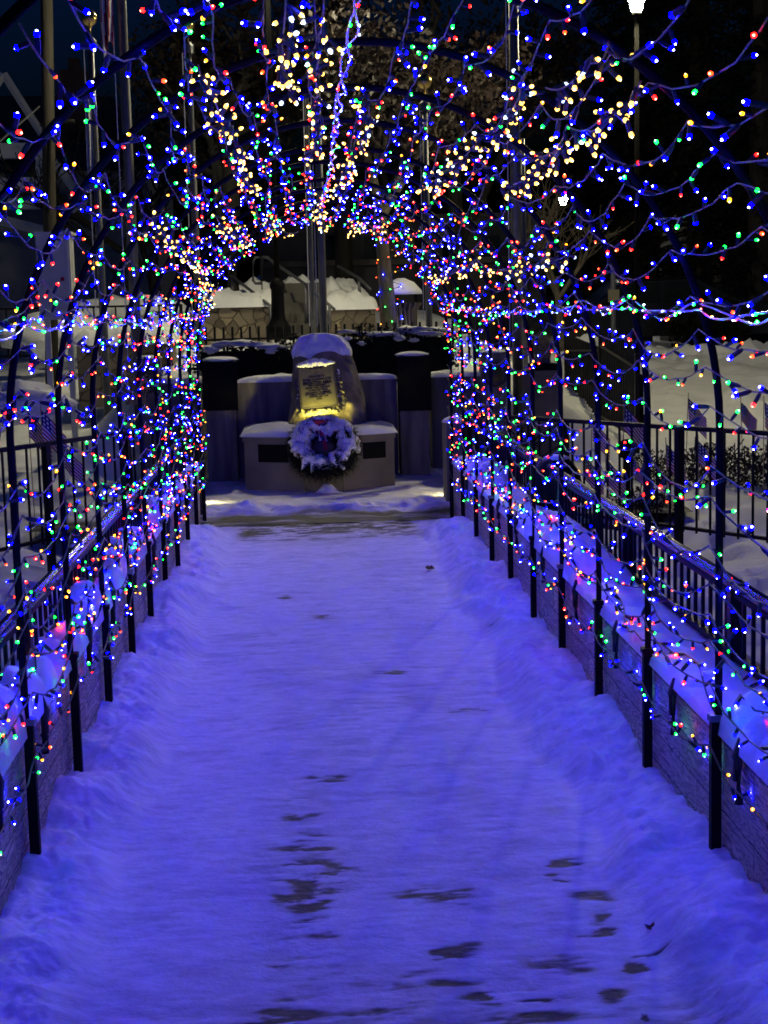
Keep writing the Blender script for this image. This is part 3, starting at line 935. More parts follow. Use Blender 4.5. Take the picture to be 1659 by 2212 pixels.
def text_mesh(body, size, pos, parent, name, mm, maxw=None):
    cu = bpy.data.curves.new(name, 'FONT'); cu.body = body; cu.size = size * 1.25; cu.align_x = 'CENTER'; cu.align_y = 'CENTER'; cu.extrude = .001; cu.resolution_u = 2; cu.offset = size * .03
    o = bpy.data.objects.new(name, cu); C.objects.link(o)
    me = bpy.data.meshes.new_from_object(o.evaluated_get(bpy.context.evaluated_depsgraph_get()))
    bpy.data.objects.remove(o); bpy.data.curves.remove(cu)
    me.materials.clear(); me.materials.append(mm)
    xs = [v.co.x for v in me.vertices]; w = max(xs) - min(xs); k = min(1.0, maxw / w) if maxw else 1.0
    M = rotm.copy(); M.translation = pos
    for v in me.vertices: v.co.x *= k; v.co = M @ v.co
    o = bpy.data.objects.new(name, me); C.objects.link(o); o.parent = parent
    return o


for (bd, fy, sz, _) in LINES:
    text_mesh(bd, sz, PLQ(.0, (fy - .5) * PHt + .03, .0175), plaque, 'lettering', M_letter, PWd * .82)
# eagle with spread wings over the text
eg = [(-.075, .012), (-.045, .022), (-.012, .010), (-.004, .022), (.006, .022), (.012, .010), (.045, .022), (.075, .012), (.05, .002), (.022, -.006), (.010, -.022), (.016, -.032), (-.016, -.032), (-.010, -.022), (-.022, -.006), (-.05, .002)]
for nm, mm, gr_, nn in (('eagle_shadow_line', M_letter, 1.18, .0172), ('eagle', M_bronze, 1.0, .0195)):
    mb = MB(); n = len(eg); ce = PLQ(0, PHt * .40, 0)
    top = [ce + ex * (x * gr_ * .72) + ez * (z * gr_ + (.004 if nm != 'eagle' else 0)) + en * (nn + .002) for x, z in eg]; bot = [q - en * .006 for q in top]
    mb.add(top + bot, [tuple(range(n))] + [tuple(range(2 * n - 1, n - 1, -1))] + [(k, n + k, n + (k + 1) % n, (k + 1) % n) for k in range(n)])
    o = mb.build(nm, mm); o.parent = plaque
for (o) in list(plaque.children):
    o.matrix_parent_inverse = plaque.matrix_parent_inverse.inverted() @ Matrix.Translation(-mon.location) if False else Matrix.Translation(-Vector((0, 0, 0)))
# snow ledge on top of the plaque; white beads paint lit rock beside it
mb = MB()
for k in range(16):
    u = -.5 + (k + .5) / 16; hgt = .035 * (1 - (2 * u) ** 2) + .012
    mb.blob(PLQ(u * (PWd + .02), PHt / 2 + .016 + hgt * .4, .0), .024, seed=k, n=7, amp=.35, squash=(1, 1.3, max(.5, hgt / .026)))
for k in range(14):
    sd = 1 if k % 5 else -1; v = R.uniform(-.5, .42); mb.blob(PLQ(sd * (PWd / 2 + .024 + R.uniform(0, .03)), v * PHt, -.02), R.uniform(.006, .011), seed=k + 40, n=5, amp=.4, squash=(1, 1, .8))
mb.build('snow_and_lit_rim', M_snow, mon, True)['kind'] = 'stuff'
mb = MB()
for k in range(14):
    mb.blob(PLQ((k / 13 - .5) * PWd * 1.05, -PHt / 2 - .05 + R.uniform(-.012, .012), -.02 + R.uniform(-.01, .01)), R.uniform(.028, .042), seed=k + 90, n=7, amp=.3, squash=(1.3, 1, .8))
for k in range(22):
    v = -.5 + k / 21 * .8; mb.blob(PLQ(PWd / 2 + .03 + .02 * R.random() + .03 * (1 - k / 21), v * PHt, -.035), R.uniform(.018, .034), seed=k + 140, n=6, amp=.5, squash=(1, .8, 1))
for k in range(16):
    v = -.5 + k / 15 * .7; mb.blob(PLQ(-PWd / 2 - .025 - .012 * R.random(), v * PHt, -.04), R.uniform(.014, .026), seed=k + 170, n=6, amp=.5, squash=(1, .8, 1))
mb.build('rock_ledge', M_ledge, mon, False)['kind'] = 'stuff'

# plaque spotlight on the pedestal, hidden low behind the wreath
spx = P(690, 915, DP + .08)
spt = thing('spotlight', 'small yellow spotlight on the pedestal behind the wreath, shining up at the plaque', 'spotlight', (spx.x, DP + .09, PTOP))
mb = MB(); mb.lathe([(.03, 0), (.03, .02), (.022, .03)], (spx.x, DP + .09, PTOP), 12); mb.build('base', M_plug, spt)
mb = MB(); hd = Vector((spx.x, DP + .09, PTOP + .05)); aim = (PC - hd).normalized(); mb.tube([hd - aim * .03, hd + aim * .03], [.022, .03], 12); mb.build('housing', M_plug, spt)
M_sp = emit('spot_lens', (1, .86, .28), 12)
mb = MB(); mb.tube([hd + aim * .0305, hd + aim * .033], [.026, .026], 12); mb.build('lens', M_sp, spt)
ld = bpy.data.lights.new('plaque_spot', 'SPOT'); ld.energy = 88; ld.color = (1, .86, .16); ld.spot_size = math.radians(150); ld.spot_blend = 1; ld.shadow_soft_size = .02
lo = bpy.data.objects.new('plaque_spot', ld); C.objects.link(lo); lo.parent = spt; lo.location = hd + aim * .045 - spt.location
lo.rotation_euler = (PC + Vector((0, 0, -.02)) - hd).to_track_quat('-Z', 'Y').to_euler()

# wreath leaning on the pedestal
WC = P(699, 964, DP - .14); WR, wr = .232, .094
wth = thing('wreath', 'snow-covered evergreen wreath with a patriotic ribbon leaning on the pedestal', 'wreath', (WC.x, WC.y, PZ))
tilt = math.radians(-42); RW = Matrix.Rotation(tilt, 3, 'X')


def wp(a, b_, r=1.0): return WC + RW @ Vector(((WR + wr * r * math.cos(b_)) * math.cos(a), wr * r * math.sin(b_), (WR + wr * r * math.cos(b_)) * math.sin(a)))


mb = MB()
for k in range(5200):
    a = R.uniform(0, 2 * PI); b2 = R.uniform(0, 2 * PI); p = wp(a, b2, R.uniform(.2, 1.0)); d = (wp(a + R.uniform(-.5, .5), b2 + R.uniform(-.4, .4), R.uniform(1.2, 1.75)) - p)
    if math.sin(a) < -.2: d = d * 1.15 + Vector((0, 0, -.02))
    n = d.cross(Vector((R.gauss(0, 1), R.gauss(0, 1), R.gauss(0, 1)))).normalized() * .0035
    mb.add([p - n, p + n, p + d], [(0, 1, 2)])
mb.build('evergreen', M_pine, wth)
mb = MB()
NA, NBB = 200, 40
vv = []
for i in range(NA):
    a = 2 * PI * i / NA
    top = .5 + .5 * math.sin(a)                       # 1 at the crown, 0 at the bottom
    jag = float(fbm(np.array([math.cos(a) * 5 + 20]), np.array([math.sin(a) * 5 + 20]), 1.5, 3)[0])
    lim = -.45 - .5 * top ** .7 + (1.1 if top < .55 else .5) * jag   # how far the snow reaches to the outer rim
    for j in range(NBB):
        b2 = 2 * PI * j / NBB
        # outward part of the ring is cos(b2) > 0; the viewer's side is sin(b2) < 0
        f = -math.sin(b2); o_ = math.cos(b2)
        cov = ss(-.35, .15, f + .55 * top * max(0, o_) * 1.6) * ss(-.25, .12, -o_ - lim)
        n = float(fbm(np.array([a * 3.2 + 9]), np.array([b2 * 1.3 + 3]), 1.3, 3)[0])
        hole = float(ss(.34, .44, float(fbm(np.array([a * 2.4 + 31]), np.array([b2 * 1.1 + 13]), 1.1, 2)[0])))
        r_ = .35 + (1.2 + .30 * n - .35) * float(cov) * (1 - hole)
        p = wp(a, b2, r_)
        if cov > .3 and top < .5: p += Vector((0, 0, -.03 * max(0, jag * 2) * (1 - top)))
        vv.append(p)
mb.add(vv, [(i * NBB + j, ((i + 1) % NA) * NBB + j, ((i + 1) % NA) * NBB + (j + 1) % NBB, i * NBB + (j + 1) % NBB) for i in range(NA) for j in range(NBB)])
mb.build('snow_cover', M_snow, wth, True)
bow = WC + RW @ Vector((-.03, -.085, .19))


def ribbon(pts, w, mm, nm='ribbon'):
    mb = MB(); vs = []
    for p in pts: vs += [Vector(p) + Vector((-w, 0, 0)), Vector(p) + Vector((w, 0, 0))]
    vs2 = [v + Vector((0, .003, 0)) for v in vs]; n = len(pts)
    mb.add(vs, [(2 * k, 2 * k + 1, 2 * k + 3, 2 * k + 2) for k in range(n - 1)]); mb.add(vs2, [(2 * k + 2, 2 * k + 3, 2 * k + 1, 2 * k) for k in range(n - 1)])
    return mb.build(nm, mm, wth, True)


for (dx, L_, mm, w) in ((-.035, .10, M_red, .022), (.0, .15, M_wht, .012), (.024, .17, M_blu, .018), (.05, .16, M_wht, .011), (.045, .24, M_red, .017), (.072, .12, M_blu, .014)):
    ribbon([bow + Vector((dx * f * 1.2, -.006 + .012 * math.sin(f * 5 + dx * 60), -L_ * f)) for f in np.linspace(0, 1, 8)], w, mm)
for q, (dx, dz) in enumerate(((-.06, .02), (.06, .01), (-.03, .05), (.03, .045))):
    mb = MB(); mb.blob(bow + Vector((dx * .6, -.01, dz * .5)), .03, seed=q, n=7, amp=.2, squash=(1.3, .5, .7)); mb.build('bow_loop', M_red if q != 1 else M_blu, wth, True)
for sx in (-.16, .16):
    mb = MB(); mb.tube([(WC.x + sx, WC.y + .03, WC.z), (WC.x + sx * 1.1, WC.y - .0, PZ - .02)], .008, 6); mb.build('stand_leg', M_plug, wth)

# ------------------------------------------------------------------ memorial wall and pillars


def pillar(x0, x1, ytop, d, label, seal=False, face=M_granite, split=888):
    A = P(x0, ytop, d); B = P(x1, ytop, d); zt = A.z; ym = P(x0, split, d).z
    t = thing('pillar', label, 'pillar', ((A.x + B.x) / 2, d + .2, PZ), 'pillars of the memorial')
    mb = MB(); mb.box((A.x + .02, d + .02, -.3), (B.x - .02, d + .42, zt)); mb.build('shaft', M_concv, t)
    mb = MB(); mb.box((A.x - .005, d - .015, ym), (B.x + .005, d + .018, zt - .012)); mb.build('tablet', face, t)
    if seal:
        c = Vector(((A.x + B.x) / 2, d - .018, zt - .22)); mb = MB()
        pts = [c + Vector((.11 * math.cos(a), -.004, .11 * math.sin(a))) for a in np.linspace(0, 2 * PI, 25)]; mb.tube(pts, .014, 6, up=Vector((0, 1, 0)))
        mb.tube([c, c + Vector((0, -.012, 0))], [.08, .07], 16); mb.build('seal', M_bronze, t, True)
    n = MB(); n.blob(((A.x + B.x) / 2, d + .2, zt), (B.x - A.x) / 2 * 1.05, seed=int(x0), n=10, amp=.08, squash=(1, .23 / ((B.x - A.x) / 2), .20), flat=-.005); n.build('snow_top', M_snow, t, True)


pillar(436, 510, 780, 15.2, 'dark pillar with a black tablet, left of the boulder')
pillar(858, 929, 768, 15.2, 'dark pillar with a black tablet, right of the boulder')
pillar(1040, 1098, 762, 15.2, 'pillar with a round seal behind the right-hand string lights', True, M_concv, 860)
pillar(292, 345, 775, 15.2, 'pillar with a round seal behind the left-hand string lights', True, M_concv, 860)


def lowwall(x0, x1, yt, d, label, thick=.3):
    A = P(x0, yt, d); B = P(x1, yt, d); mb = MB()
    mb.box((A.x, d, -.4), (B.x, d + thick, A.z)); o = mb.build('memorial_wall', M_concv); tag(o, label, 'wall', 'low walls between the pillars')
    snow_slab('snow_cap', None, A.x - .02, B.x + .02, d - .03, d + thick, A.z, .05, x0, 'snow on top of the %s' % label.replace('streaked ', ''), 50, 12)


lowwall(511, 857, 824, 15.42, 'streaked low concrete wall behind the boulder')
lowwall(930, 1039, 812, 15.5, 'streaked low concrete wall between the two right pillars')
lowwall(346, 435, 826, 15.5, 'streaked low concrete wall between the two left pillars')
# pier by the tunnel's end
A = P(964, 915, 13.0); B = P(1003, 915, 13.0)
t = thing('pier', 'pale concrete pier with a snow top where the right railing ends', 'pier', (A.x, 13, PZ))
mb = MB(); mb.box((A.x, 13.0, -.3), (A.x + .22, 13.4, A.z)); mb.build('shaft', M_conc_l, t)
mb = MB(); mb.blob((A.x + .11, 13.2, A.z), .15, seed=5, n=9, amp=.1, squash=(.85, 1.4, .35), flat=-.004); mb.build('snow_top', M_snow, t, True)

# low ground floods that light the plaza snow from both sides
for (x, y, sd, nm) in ((1003, 1040, -1, 'right'), (425, 1040, 1, 'left')):
    p = P(x, y, 13.55); p.z = PZ + .12
    t = thing('ground_flood', 'low warm floodlight at the %s end of the plaza snow bank' % nm, 'floodlight', p)
    mb = MB(); mb.box((p.x - .05, p.y - .05, p.z - .12), (p.x + .05, p.y + .05, p.z + .04)); mb.build('housing', M_plug, t)
    mb = MB(); mb.box((p.x + sd * .0505 - .001, p.y - .04, p.z - .03), (p.x + sd * .0505 + .001, p.y + .04, p.z + .03)); mb.build('lens', emit('flood_lens', (1, .82, .38), 230 if sd < 0 else 100), t)

# ------------------------------------------------------------------ foliage


def leaves(mb, c, rad, n, size, rr, shell=.35, mi=0):
    for k in range(n):
        while True:
            d = Vector((rr.uniform(-1, 1), rr.uniform(-1, 1), rr.uniform(-1, 1)))
            if shell < d.length <= 1: break
        p = Vector(c) + Vector((d.x * rad[0], d.y * rad[1], d.z * rad[2]))
        u = Vector((rr.gauss(0, 1), rr.gauss(0, 1), rr.gauss(0, 1))).normalized(); v = u.cross(Vector((rr.gauss(0, 1), rr.gauss(0, 1), rr.gauss(0, 1)))).normalized()
        s_ = size * rr.uniform(.6, 1.4); mb.add([p - u * s_, p + v * s_ * .5, p + u * s_, p - v * s_ * .5], [(0, 1, 2, 3)], mi)


def hedge(xa, xb, yt, d, label, seed):
    A = P(xa, yt, d); B = P(xb, yt, d); rr = random.Random(seed); g = .7
    t = thing('hedge', label, 'hedge', ((A.x + B.x) / 2, d, g), 'clipped hedges behind the memorial wall')
    mb = MB(); n = int((B.x - A.x) / .14)
    mb.box((A.x - .05, d - .2, g - .2), (B.x + .05, d + .25, A.z - .09))
    for k in range(n + 1):
        x = A.x + (B.x - A.x) * k / n
        for zz in (g + .1, (g + A.z) / 2, A.z - .14):
            leaves(mb, (x, d + rr.uniform(-.05, .05), zz + rr.uniform(-.06, .06)), (.17, .28, .17), 150, .028, rr, .2)
    mb.build('foliage', M_dark, t)
    mb = MB()
    for k in range(n):
        x = A.x + (B.x - A.x) * (k + .5) / n; tall = rr.random()
        mb.blob((x, d - .05 + rr.uniform(-.1, .1), A.z - .01 + rr.uniform(-.05, .02)), rr.uniform(.06, .14), seed=k + seed, n=8, amp=.5, squash=(1.6, 1.4, .26))
        if tall < .3: mb.blob((x, d - .22, A.z - rr.uniform(.05, .14)), rr.uniform(.03, .06), seed=k + seed + 5, n=8, amp=.6, squash=(1.3, .6, .6))
    mb.build('snow_top', M_hedge_snow, t, True)


hedge(446, 632, 742, 16.6, 'dark clipped hedge with snow patches, left of the boulder', 3)
hedge(735, 960, 716, 16.8, 'taller dark clipped hedge, right of the boulder', 4)

# iron picket fence behind the hedges
a = P(405, 700, 18.6); b_ = P(1030, 690, 19.4)
railing('iron_fence', (a.x, a.y), (b_.x, b_.y), 1.44, .92, 'black picket fence with spiky tops behind the hedges and boulder', 'fence', None, gap=.105, post_gap=30, spike=.15, r=.013, toprad=.02, most=99)
a = P(1222, 730, 22); b_ = P(1297, 720, 18.8)
railing('iron_fence', (a.x, a.y), (b_.x, b_.y), (1.12, 1.2), (.28, .16), 'black picket fence receding to the shrub planter on the right', 'fence', None, gap=.16, post_gap=30, spike=.16, r=.012, below=.3, toprad=.02)
a = P(1299, 720, 18.8); b_ = P(1376, 742, 16.4)
railing('iron_fence', (a.x, a.y), (b_.x, b_.y), (1.24, 1.06), (.2, .15), 'black picket fence section with thick end post before the snow field', 'fence', None, gap=.12, post_gap=30, spike=.14, r=.012, below=.3, toprad=.02)

# ------------------------------------------------------------------ flagpoles


def flagpole(x, y0, yb, d, wpx, label, ball=True, xb=None, halyard=True):
    A = P(x, y0, d); ztop = A.z; r = wpx / 2 * d / F; X = P(xb if xb else x + (yb - y0) * .022, yb, d).x; X = (X + A.x) / 2
    g = G(X, d) if d > 15.9 else PZ
    t = thing('flagpole', label, 'flagpole', (X, d, g), 'flagpoles')
    mb = MB(); mb.tube([(X, d, g - .1), (X, d, (ztop + g) / 2), (X, d, ztop)], [r, r * .95, r * .75], 14); mb.build('pole', M_pole, t, True)
    if ball:
        mb = MB(); mb.lathe([(r * 1.5, 0), (r * 1.5, .08), (r * .7, .12)], (X, d, ztop - .05), 12); mb.build('truck', M_pole, t)
        mb = MB(); mb.blob((X, d, ztop + .27), .085, n=9, amp=0); mb.tube([(X, d, ztop), (X, d, ztop + .2)], .012, 6); mb.build('ball', M_gold, t, True)
    if halyard:
        mb = MB(); mb.tube([(X - r * 1.6, d - r * 1.2, g + .6), (X - r * 1.5, d - r * 1.2, min(ztop, g + 9) - .05)], .005, 5); mb.build('halyard', M_wht, t)
    return X, r, t


flagpole(203, 95, 700, 17.2, 17, 'slim flagpole with a gold ball and limp white flag, left')
flagpole(258, -420, 860, 15.95, 23, 'thick tall flagpole flying the national flag, left', ball=False)
flagpole(412, 105, 720, 18.2, 16, 'slim gold-topped flagpole left of centre with a limp red flag')
flagpole(664, 200, 715, 18.0, 10, 'narrower flagpole of the central pair behind the boulder', ball=False)
flagpole(683, 60, 720, 17.2, 17, 'stouter flagpole of the central pair behind the boulder', ball=False)
flagpole(917, 230, 760, 17.2, 15, 'slim flagpole right of the rust-leaved oak')
flagpole(1097, -420, 905, 15.95, 23, 'thick tall flagpole right of centre', ball=False)
flagpole(1127, 300, 770, 16.6, 11, 'thin flagpole close beside the thick right one', ball=False)

# hanging flags: narrow folded cloth


def hung_flag(x0, x1, y0, y1, d, cols, label, seed):
    A = P(x0, y0, d); B = P(x1, y1, d); rr = random.Random(seed); n = 18; mb = MB(); W = B.x - A.x; vs = []
    m_ = 12
    for j in range(m_ + 1):
        f = j / m_; z = A.z + (B.z - A.z) * f
        for k in range(n + 1):
            u = k / n; nar = (.55 + .45 * math.sin(f * 2.4 + .3)); tail = (B.z - A.z) * .12 * math.sin(u * 5 + seed) * f
            vs.append((A.x + W * (1 - nar) * .6 + W * u * nar, d - .05 + .05 * math.sin(u * 13 + f * 2 + seed), z + tail))
    for j in range(m_):
        for k in range(n):
            mb.add([vs[j * (n + 1) + k], vs[j * (n + 1) + k + 1], vs[(j + 1) * (n + 1) + k + 1], vs[(j + 1) * (n + 1) + k]], [(3, 2, 1, 0)], cols(k / n, j / m_))
    o = mb.build('hanging_flag', [M_red, M_wht, M_blu], None, True); tag(o, label, 'flag', 'limp flags on the poles')


hung_flag(212, 249, -60, 112, 15.85, lambda u, v: 2 if (v < .25 and u < .6) else (0 if int(u * 7 + v * 1.5) % 2 else 1), 'limp striped national flag on the thick tall left pole', 1)
hung_flag(182, 207, 205, 400, 17.1, lambda u, v: 1, 'limp white flag on the slim left pole', 2)
hung_flag(405, 416, 315, 420, 18.1, lambda u, v: 0 if (u + v * .4) % .5 < .34 else 1, 'limp red and white flag on the pole left of centre', 3)

# utility pole
A = P(96, -300, 22); B = P(92, 470, 22); g = G(A.x, 22)
t = thing('utility_pole', 'weathered wooden utility pole before the house, with a guy wire', 'pole', (A.x, 22, g))
mb = MB(); mb.tube([(B.x, 22, g - .2), (A.x, 22, A.z)], [.095, .08], 14); mb.build('pole', M_wood, t, True)
mb = MB(); q = P(0, 305, 21); mb.tube([P(85, 230, 21.8), q, q + (q - P(85, 230, 21.8)) * .6], .012, 5); mb.build('guy_wire', M_pole, t)
mb = MB(); mb.tube([P(104, 460, 21.8), P(106, 300, 21.7), P(125, 262, 21.6), P(160, 262, 21.5)], .03, 6); mb.build('conduit', M_iron, t, True)

# grey utility cabinet on legs
A = P(76, 508, 17); B = P(158, 690, 17); g = G((A.x + B.x) / 2, 17)
t = thing('utility_cabinet', 'pale grey electrical cabinet standing on two posts, left of the flagpoles', 'cabinet', ((A.x + B.x) / 2, 17.1, g))
mb = MB(); mb.box((A.x, 17, B.z), (B.x, 17.3, A.z)); mb.build('box', M_cab, t)
mb = MB(); mb.box((A.x + .12, 16.985, B.z + .05), (B.x - .02, 16.999, A.z - .04)); mb.build('door', M_cab, t)
mb = MB(); mb.box((B.x - .11, 16.975, (A.z + B.z) / 2 - .04), (B.x - .07, 16.984, (A.z + B.z) / 2)); mb.build('sticker', M_red, t)
mb = MB(); mb.box((A.x - .03, 16.95, A.z), (B.x + .03, 17.35, A.z + .03)); mb.build('lid', M_cab, t)
for xx in (A.x + .06, B.x - .06):
    mb = MB(); mb.box((xx - .03, 17.1, g - .2), (xx + .03, 17.16, B.z)); mb.build('post', M_cab, t)

# ------------------------------------------------------------------ lamps
M_globe = emit('lamp_globe', (1, .88, .52), 1600)
M_globe2 = emit('lamp_globe_far', (1, .92, .66), 220)
M_globe3 = emit('lamp_globe_near', (1, .90, .58), 1050)


def street_lamp(base, top, hx, hz, label, globe, ped=True, r=.036):
    """pole with a flared foot and a crook arm carrying a pendant at (hx, hz)"""
    t = thing('street_lamp', label, 'street lamp', base, 'street lamps')
    bx, by, bz = base
    mb = MB(); mb.lathe([(.17, -.1), (.17, .03), (.135, .07), (.10, .14), (.088, .2), (.085, .52), (.10, .55), (.10, .60), (.06, .65), (r, .68)], base, 18); mb.build('foot', M_black, t, True)
    mb = MB(); mb.tube([(bx, by, bz + .6), (bx, by, top)], [r, r * .8], 12); mb.build('pole', M_matte, t, True)
    mid = (bx + hx) / 2; rx = (hx - bx) / 2
    pts = [(mid - rx * math.cos(a), by, top + abs(rx) * 1.1 * math.sin(a)) for a in np.linspace(0, PI, 16)] + [(hx, by, hz + .22)]
    mb = MB(); mb.tube(pts, r * .7, 8, up=Vector((0, 1, 0))); mb.build('arm', M_matte, t, True)
    mb = MB(); mb.lathe([(.03, .26), (.05, .22), (.10, .19), (.20, .13), (.21, .115)], (hx, by, hz), 18); mb.build('shade', M_shade, t, True)
    if globe:
        mb = MB(); mb.lathe([(.12, .112), (.125, .09), (.10, .06)], (hx, by, hz), 18); mb.lathe([(.07, .048), (.09, .02), (.085, -.03), (.05, -.065), (.02, -.075)], (hx, by, hz), 18); mb.build('globe', globe, t, True)
    return t


def lamp_at(xp, yp, d, px_base, label, globe):
    h_ = P(xp, yp, d); b2 = P(px_base, 712, d); g = b2.z if px_base == 602 else G(b2.x, d)
    street_lamp((b2.x, d, g), max(h_.z + .35, g + 3), h_.x, h_.z, label, globe)


def post_lantern(xp, yp, d, label, globe):
    h_ = P(xp, yp, d); x = h_.x; g = G(x, d); t = thing('street_lamp', label, 'street lamp', (x, d, g), 'street lamps')
    mb = MB(); mb.lathe([(.12, -.2), (.12, .03), (.10, .08), (.075, .16), (.07, .5), (.08, .53), (.08, .58), (.05, .63)], (x, d, g), 18); mb.build('foot', M_matte, t, True)
    mb = MB(); mb.tube([(x, d, g + .6), (x, d, h_.z - .11)], [.034, .026], 12); mb.build('pole', M_matte, t, True)
    mb = MB(); mb.lathe([(.03, -.13), (.05, -.10), (.055, -.075), (.04, -.065)], (x, d, h_.z), 16); mb.build('collar', M_matte, t, True)
    mb = MB(); mb.lathe([(.04, -.065), (.065, -.04), (.075, .0), (.07, .02)], (x, d, h_.z), 18); mb.build('globe', globe, t, True)
    mb = MB(); mb.lathe([(.075, .042), (.09, .06), (.095, .085), (.08, .105)], (x, d, h_.z), 18); mb.build('upper_globe', globe, t, True)
    mb = MB(); mb.lathe([(.07, .02), (.08, .027), (.08, .036), (.07, .042)], (x, d, h_.z), 18); mb.build('band', M_shade, t, True)
    mb = MB(); mb.lathe([(.115, .105), (.11, .13), (.04, .18), (.012, .23)], (x, d, h_.z), 18); mb.build('cap', M_matte, t, True)


post_lantern(1375, 14, 18.2, 'lit two-tier post lantern, brightest lamp, high before the dark conifers', M_globe)
lamp_at(1217, 437, 42, 1256, 'small distant lit street lamp beyond the picket fence', M_globe2)
lamp_at(560, -190, 20.5, 602, 'black street lamp with flared foot beside the stair handrails', M_globe3)
# unlit crook showing its arm against the sky
p = P(1251, 230, 30)
street_lamp((P(1251, 700, 30).x, 30, G(P(1251, 700, 30).x, 30)), P(1251, 160, 30).z, P(1205, 160, 30).x, P(1205, 190, 30).z, 'unlit crook lamp whose arm shows against the blue sky', None)

# ------------------------------------------------------------------ stairs, stone walls, handrails


def stone(xa, xb, yt, yb, d, label, thick=.5, d2=None):
    A = P(xa, yt, d); B = P(xb, yb, d2 or d); mb = MB(); zt = A.z; zb = B.z - .5; d2 = d2 or d
    mb.add([(A.x, d, zb), (B.x, d2, zb), (B.x, d2 + thick, zb), (A.x, d + thick, zb), (A.x, d, zt), (B.x, d2, zt), (B.x, d2 + thick, zt), (A.x, d + thick, zt)],
           [(3, 2, 1, 0), (4, 5, 6, 7), (0, 1, 5, 4), (1, 2, 6, 5), (2, 3, 7, 6), (3, 0, 4, 7)])
    o = mb.build('stone_wall', M_stone); tag(o, label, 'wall', 'field-stone walls by the stairs')
    snow_slab('snow_cap', None, A.x - .05, B.x + .05, min(d, d2) - .05, max(d, d2) + thick + 1.6, zt, .2, xa, 'thick snow on the %s' % label, 60, 24)


stone(428, 606, 664, 722, 23.5, 'rounded field-stone wall left of the stairs')
stone(706, 812, 668, 720, 23.5, 'rounded field-stone wall right of the stairs')
# steps between them
mb = MB(); A = P(606, 720, 23.5); B = P(706, 720, 23.5)
for k in range(6): mb.box((A.x, 23.4 + .32 * k, .6), (B.x, 23.4 + .32 * (k + 1) - .003 + (2.5 if k == 5 else 0), 1.1 + .16 * (k + 1)))
o = mb.build('stair', M_conc); tag(o, 'concrete stairs between the field-stone walls', 'stairs')
snow_slab('snow_bank', None, P(470, 640, 27).x, P(800, 640, 27).x, 25.6, 28.6, P(600, 655, 27).z - .1, .38, 17, 'heaped snow on the upper terrace behind the stone walls', 120, 40)


def handrail(pts, label, r=.024):
    mb = MB()
    for poly in pts: mb.tube([Vector(p) for p in poly], r, 8)
    o = mb.build('handrail', M_pole, None, True); tag(o, label, 'handrail', 'metal stair handrails')


d = 23.2
handrail([[P(500, 596, d + 1.8), P(586, 662, d)], [P(502, 600, d + 1.8), P(503, 655, d + 1.8)], [P(584, 660, d), P(584, 705, d)]], 'lower silver stair handrail at the left of the stairs')
handrail([[P(566, 655, d + 2), P(566, 556, d + 2), P(552, 556, d + 2), P(547, 563, d + 2), P(547, 606, d + 2), P(552, 612, d + 2), P(566, 612, d + 2)],
          [P(566, 556, d + 2), P(578, 556, d + 2), P(590, 566, d + 1.9), P(660, 614, d + .6), P(722, 668, d - .3)], [P(660, 612, d + .6), P(661, 705, d + .6)], [P(712, 660, d - .3), P(712, 712, d - .3)]],
         'looped silver handrail running down the middle of the stairs')
handrail([[P(775, 600, d + 2), P(778, 650, d + 2)], [P(730, 575, d + 2.5), P(775, 600, d + 2), P(800, 625, d + 1)]], 'short silver handrail right of the stairs')

# snow-topped litter urns by the oak
for (x, y, lab) in ((868, 640, 'slatted litter bin with a snowy dome beside the oak'), ):
    q = P(x, 690, 21.2); g = G(q.x, 21.2) ; zt = P(x, 655, 21.2).z
    t = thing('litter_bin', lab, 'litter bin', (q.x, 21.2, g))
    for k in range(22):
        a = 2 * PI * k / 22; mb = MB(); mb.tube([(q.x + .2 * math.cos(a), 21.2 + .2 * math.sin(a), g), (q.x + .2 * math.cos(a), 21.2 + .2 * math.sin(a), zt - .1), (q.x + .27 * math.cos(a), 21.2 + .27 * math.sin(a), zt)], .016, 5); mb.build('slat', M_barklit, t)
    mb = MB(); mb.lathe([(.29, 0), (.28, .05), (.18, .16), (.05, .22)], (q.x, 21.2, zt + .12), 16); mb.build('dome', M_snow, t, True)
    mb = MB(); mb.tube([(q.x - .2, 21.2, zt), (q.x - .2, 21.2, zt + .14)], .02, 6); mb.tube([(q.x + .2, 21.2, zt), (q.x + .2, 21.2, zt + .14)], .02, 6); mb.build('bracket', M_iron, t)

# ------------------------------------------------------------------ trees


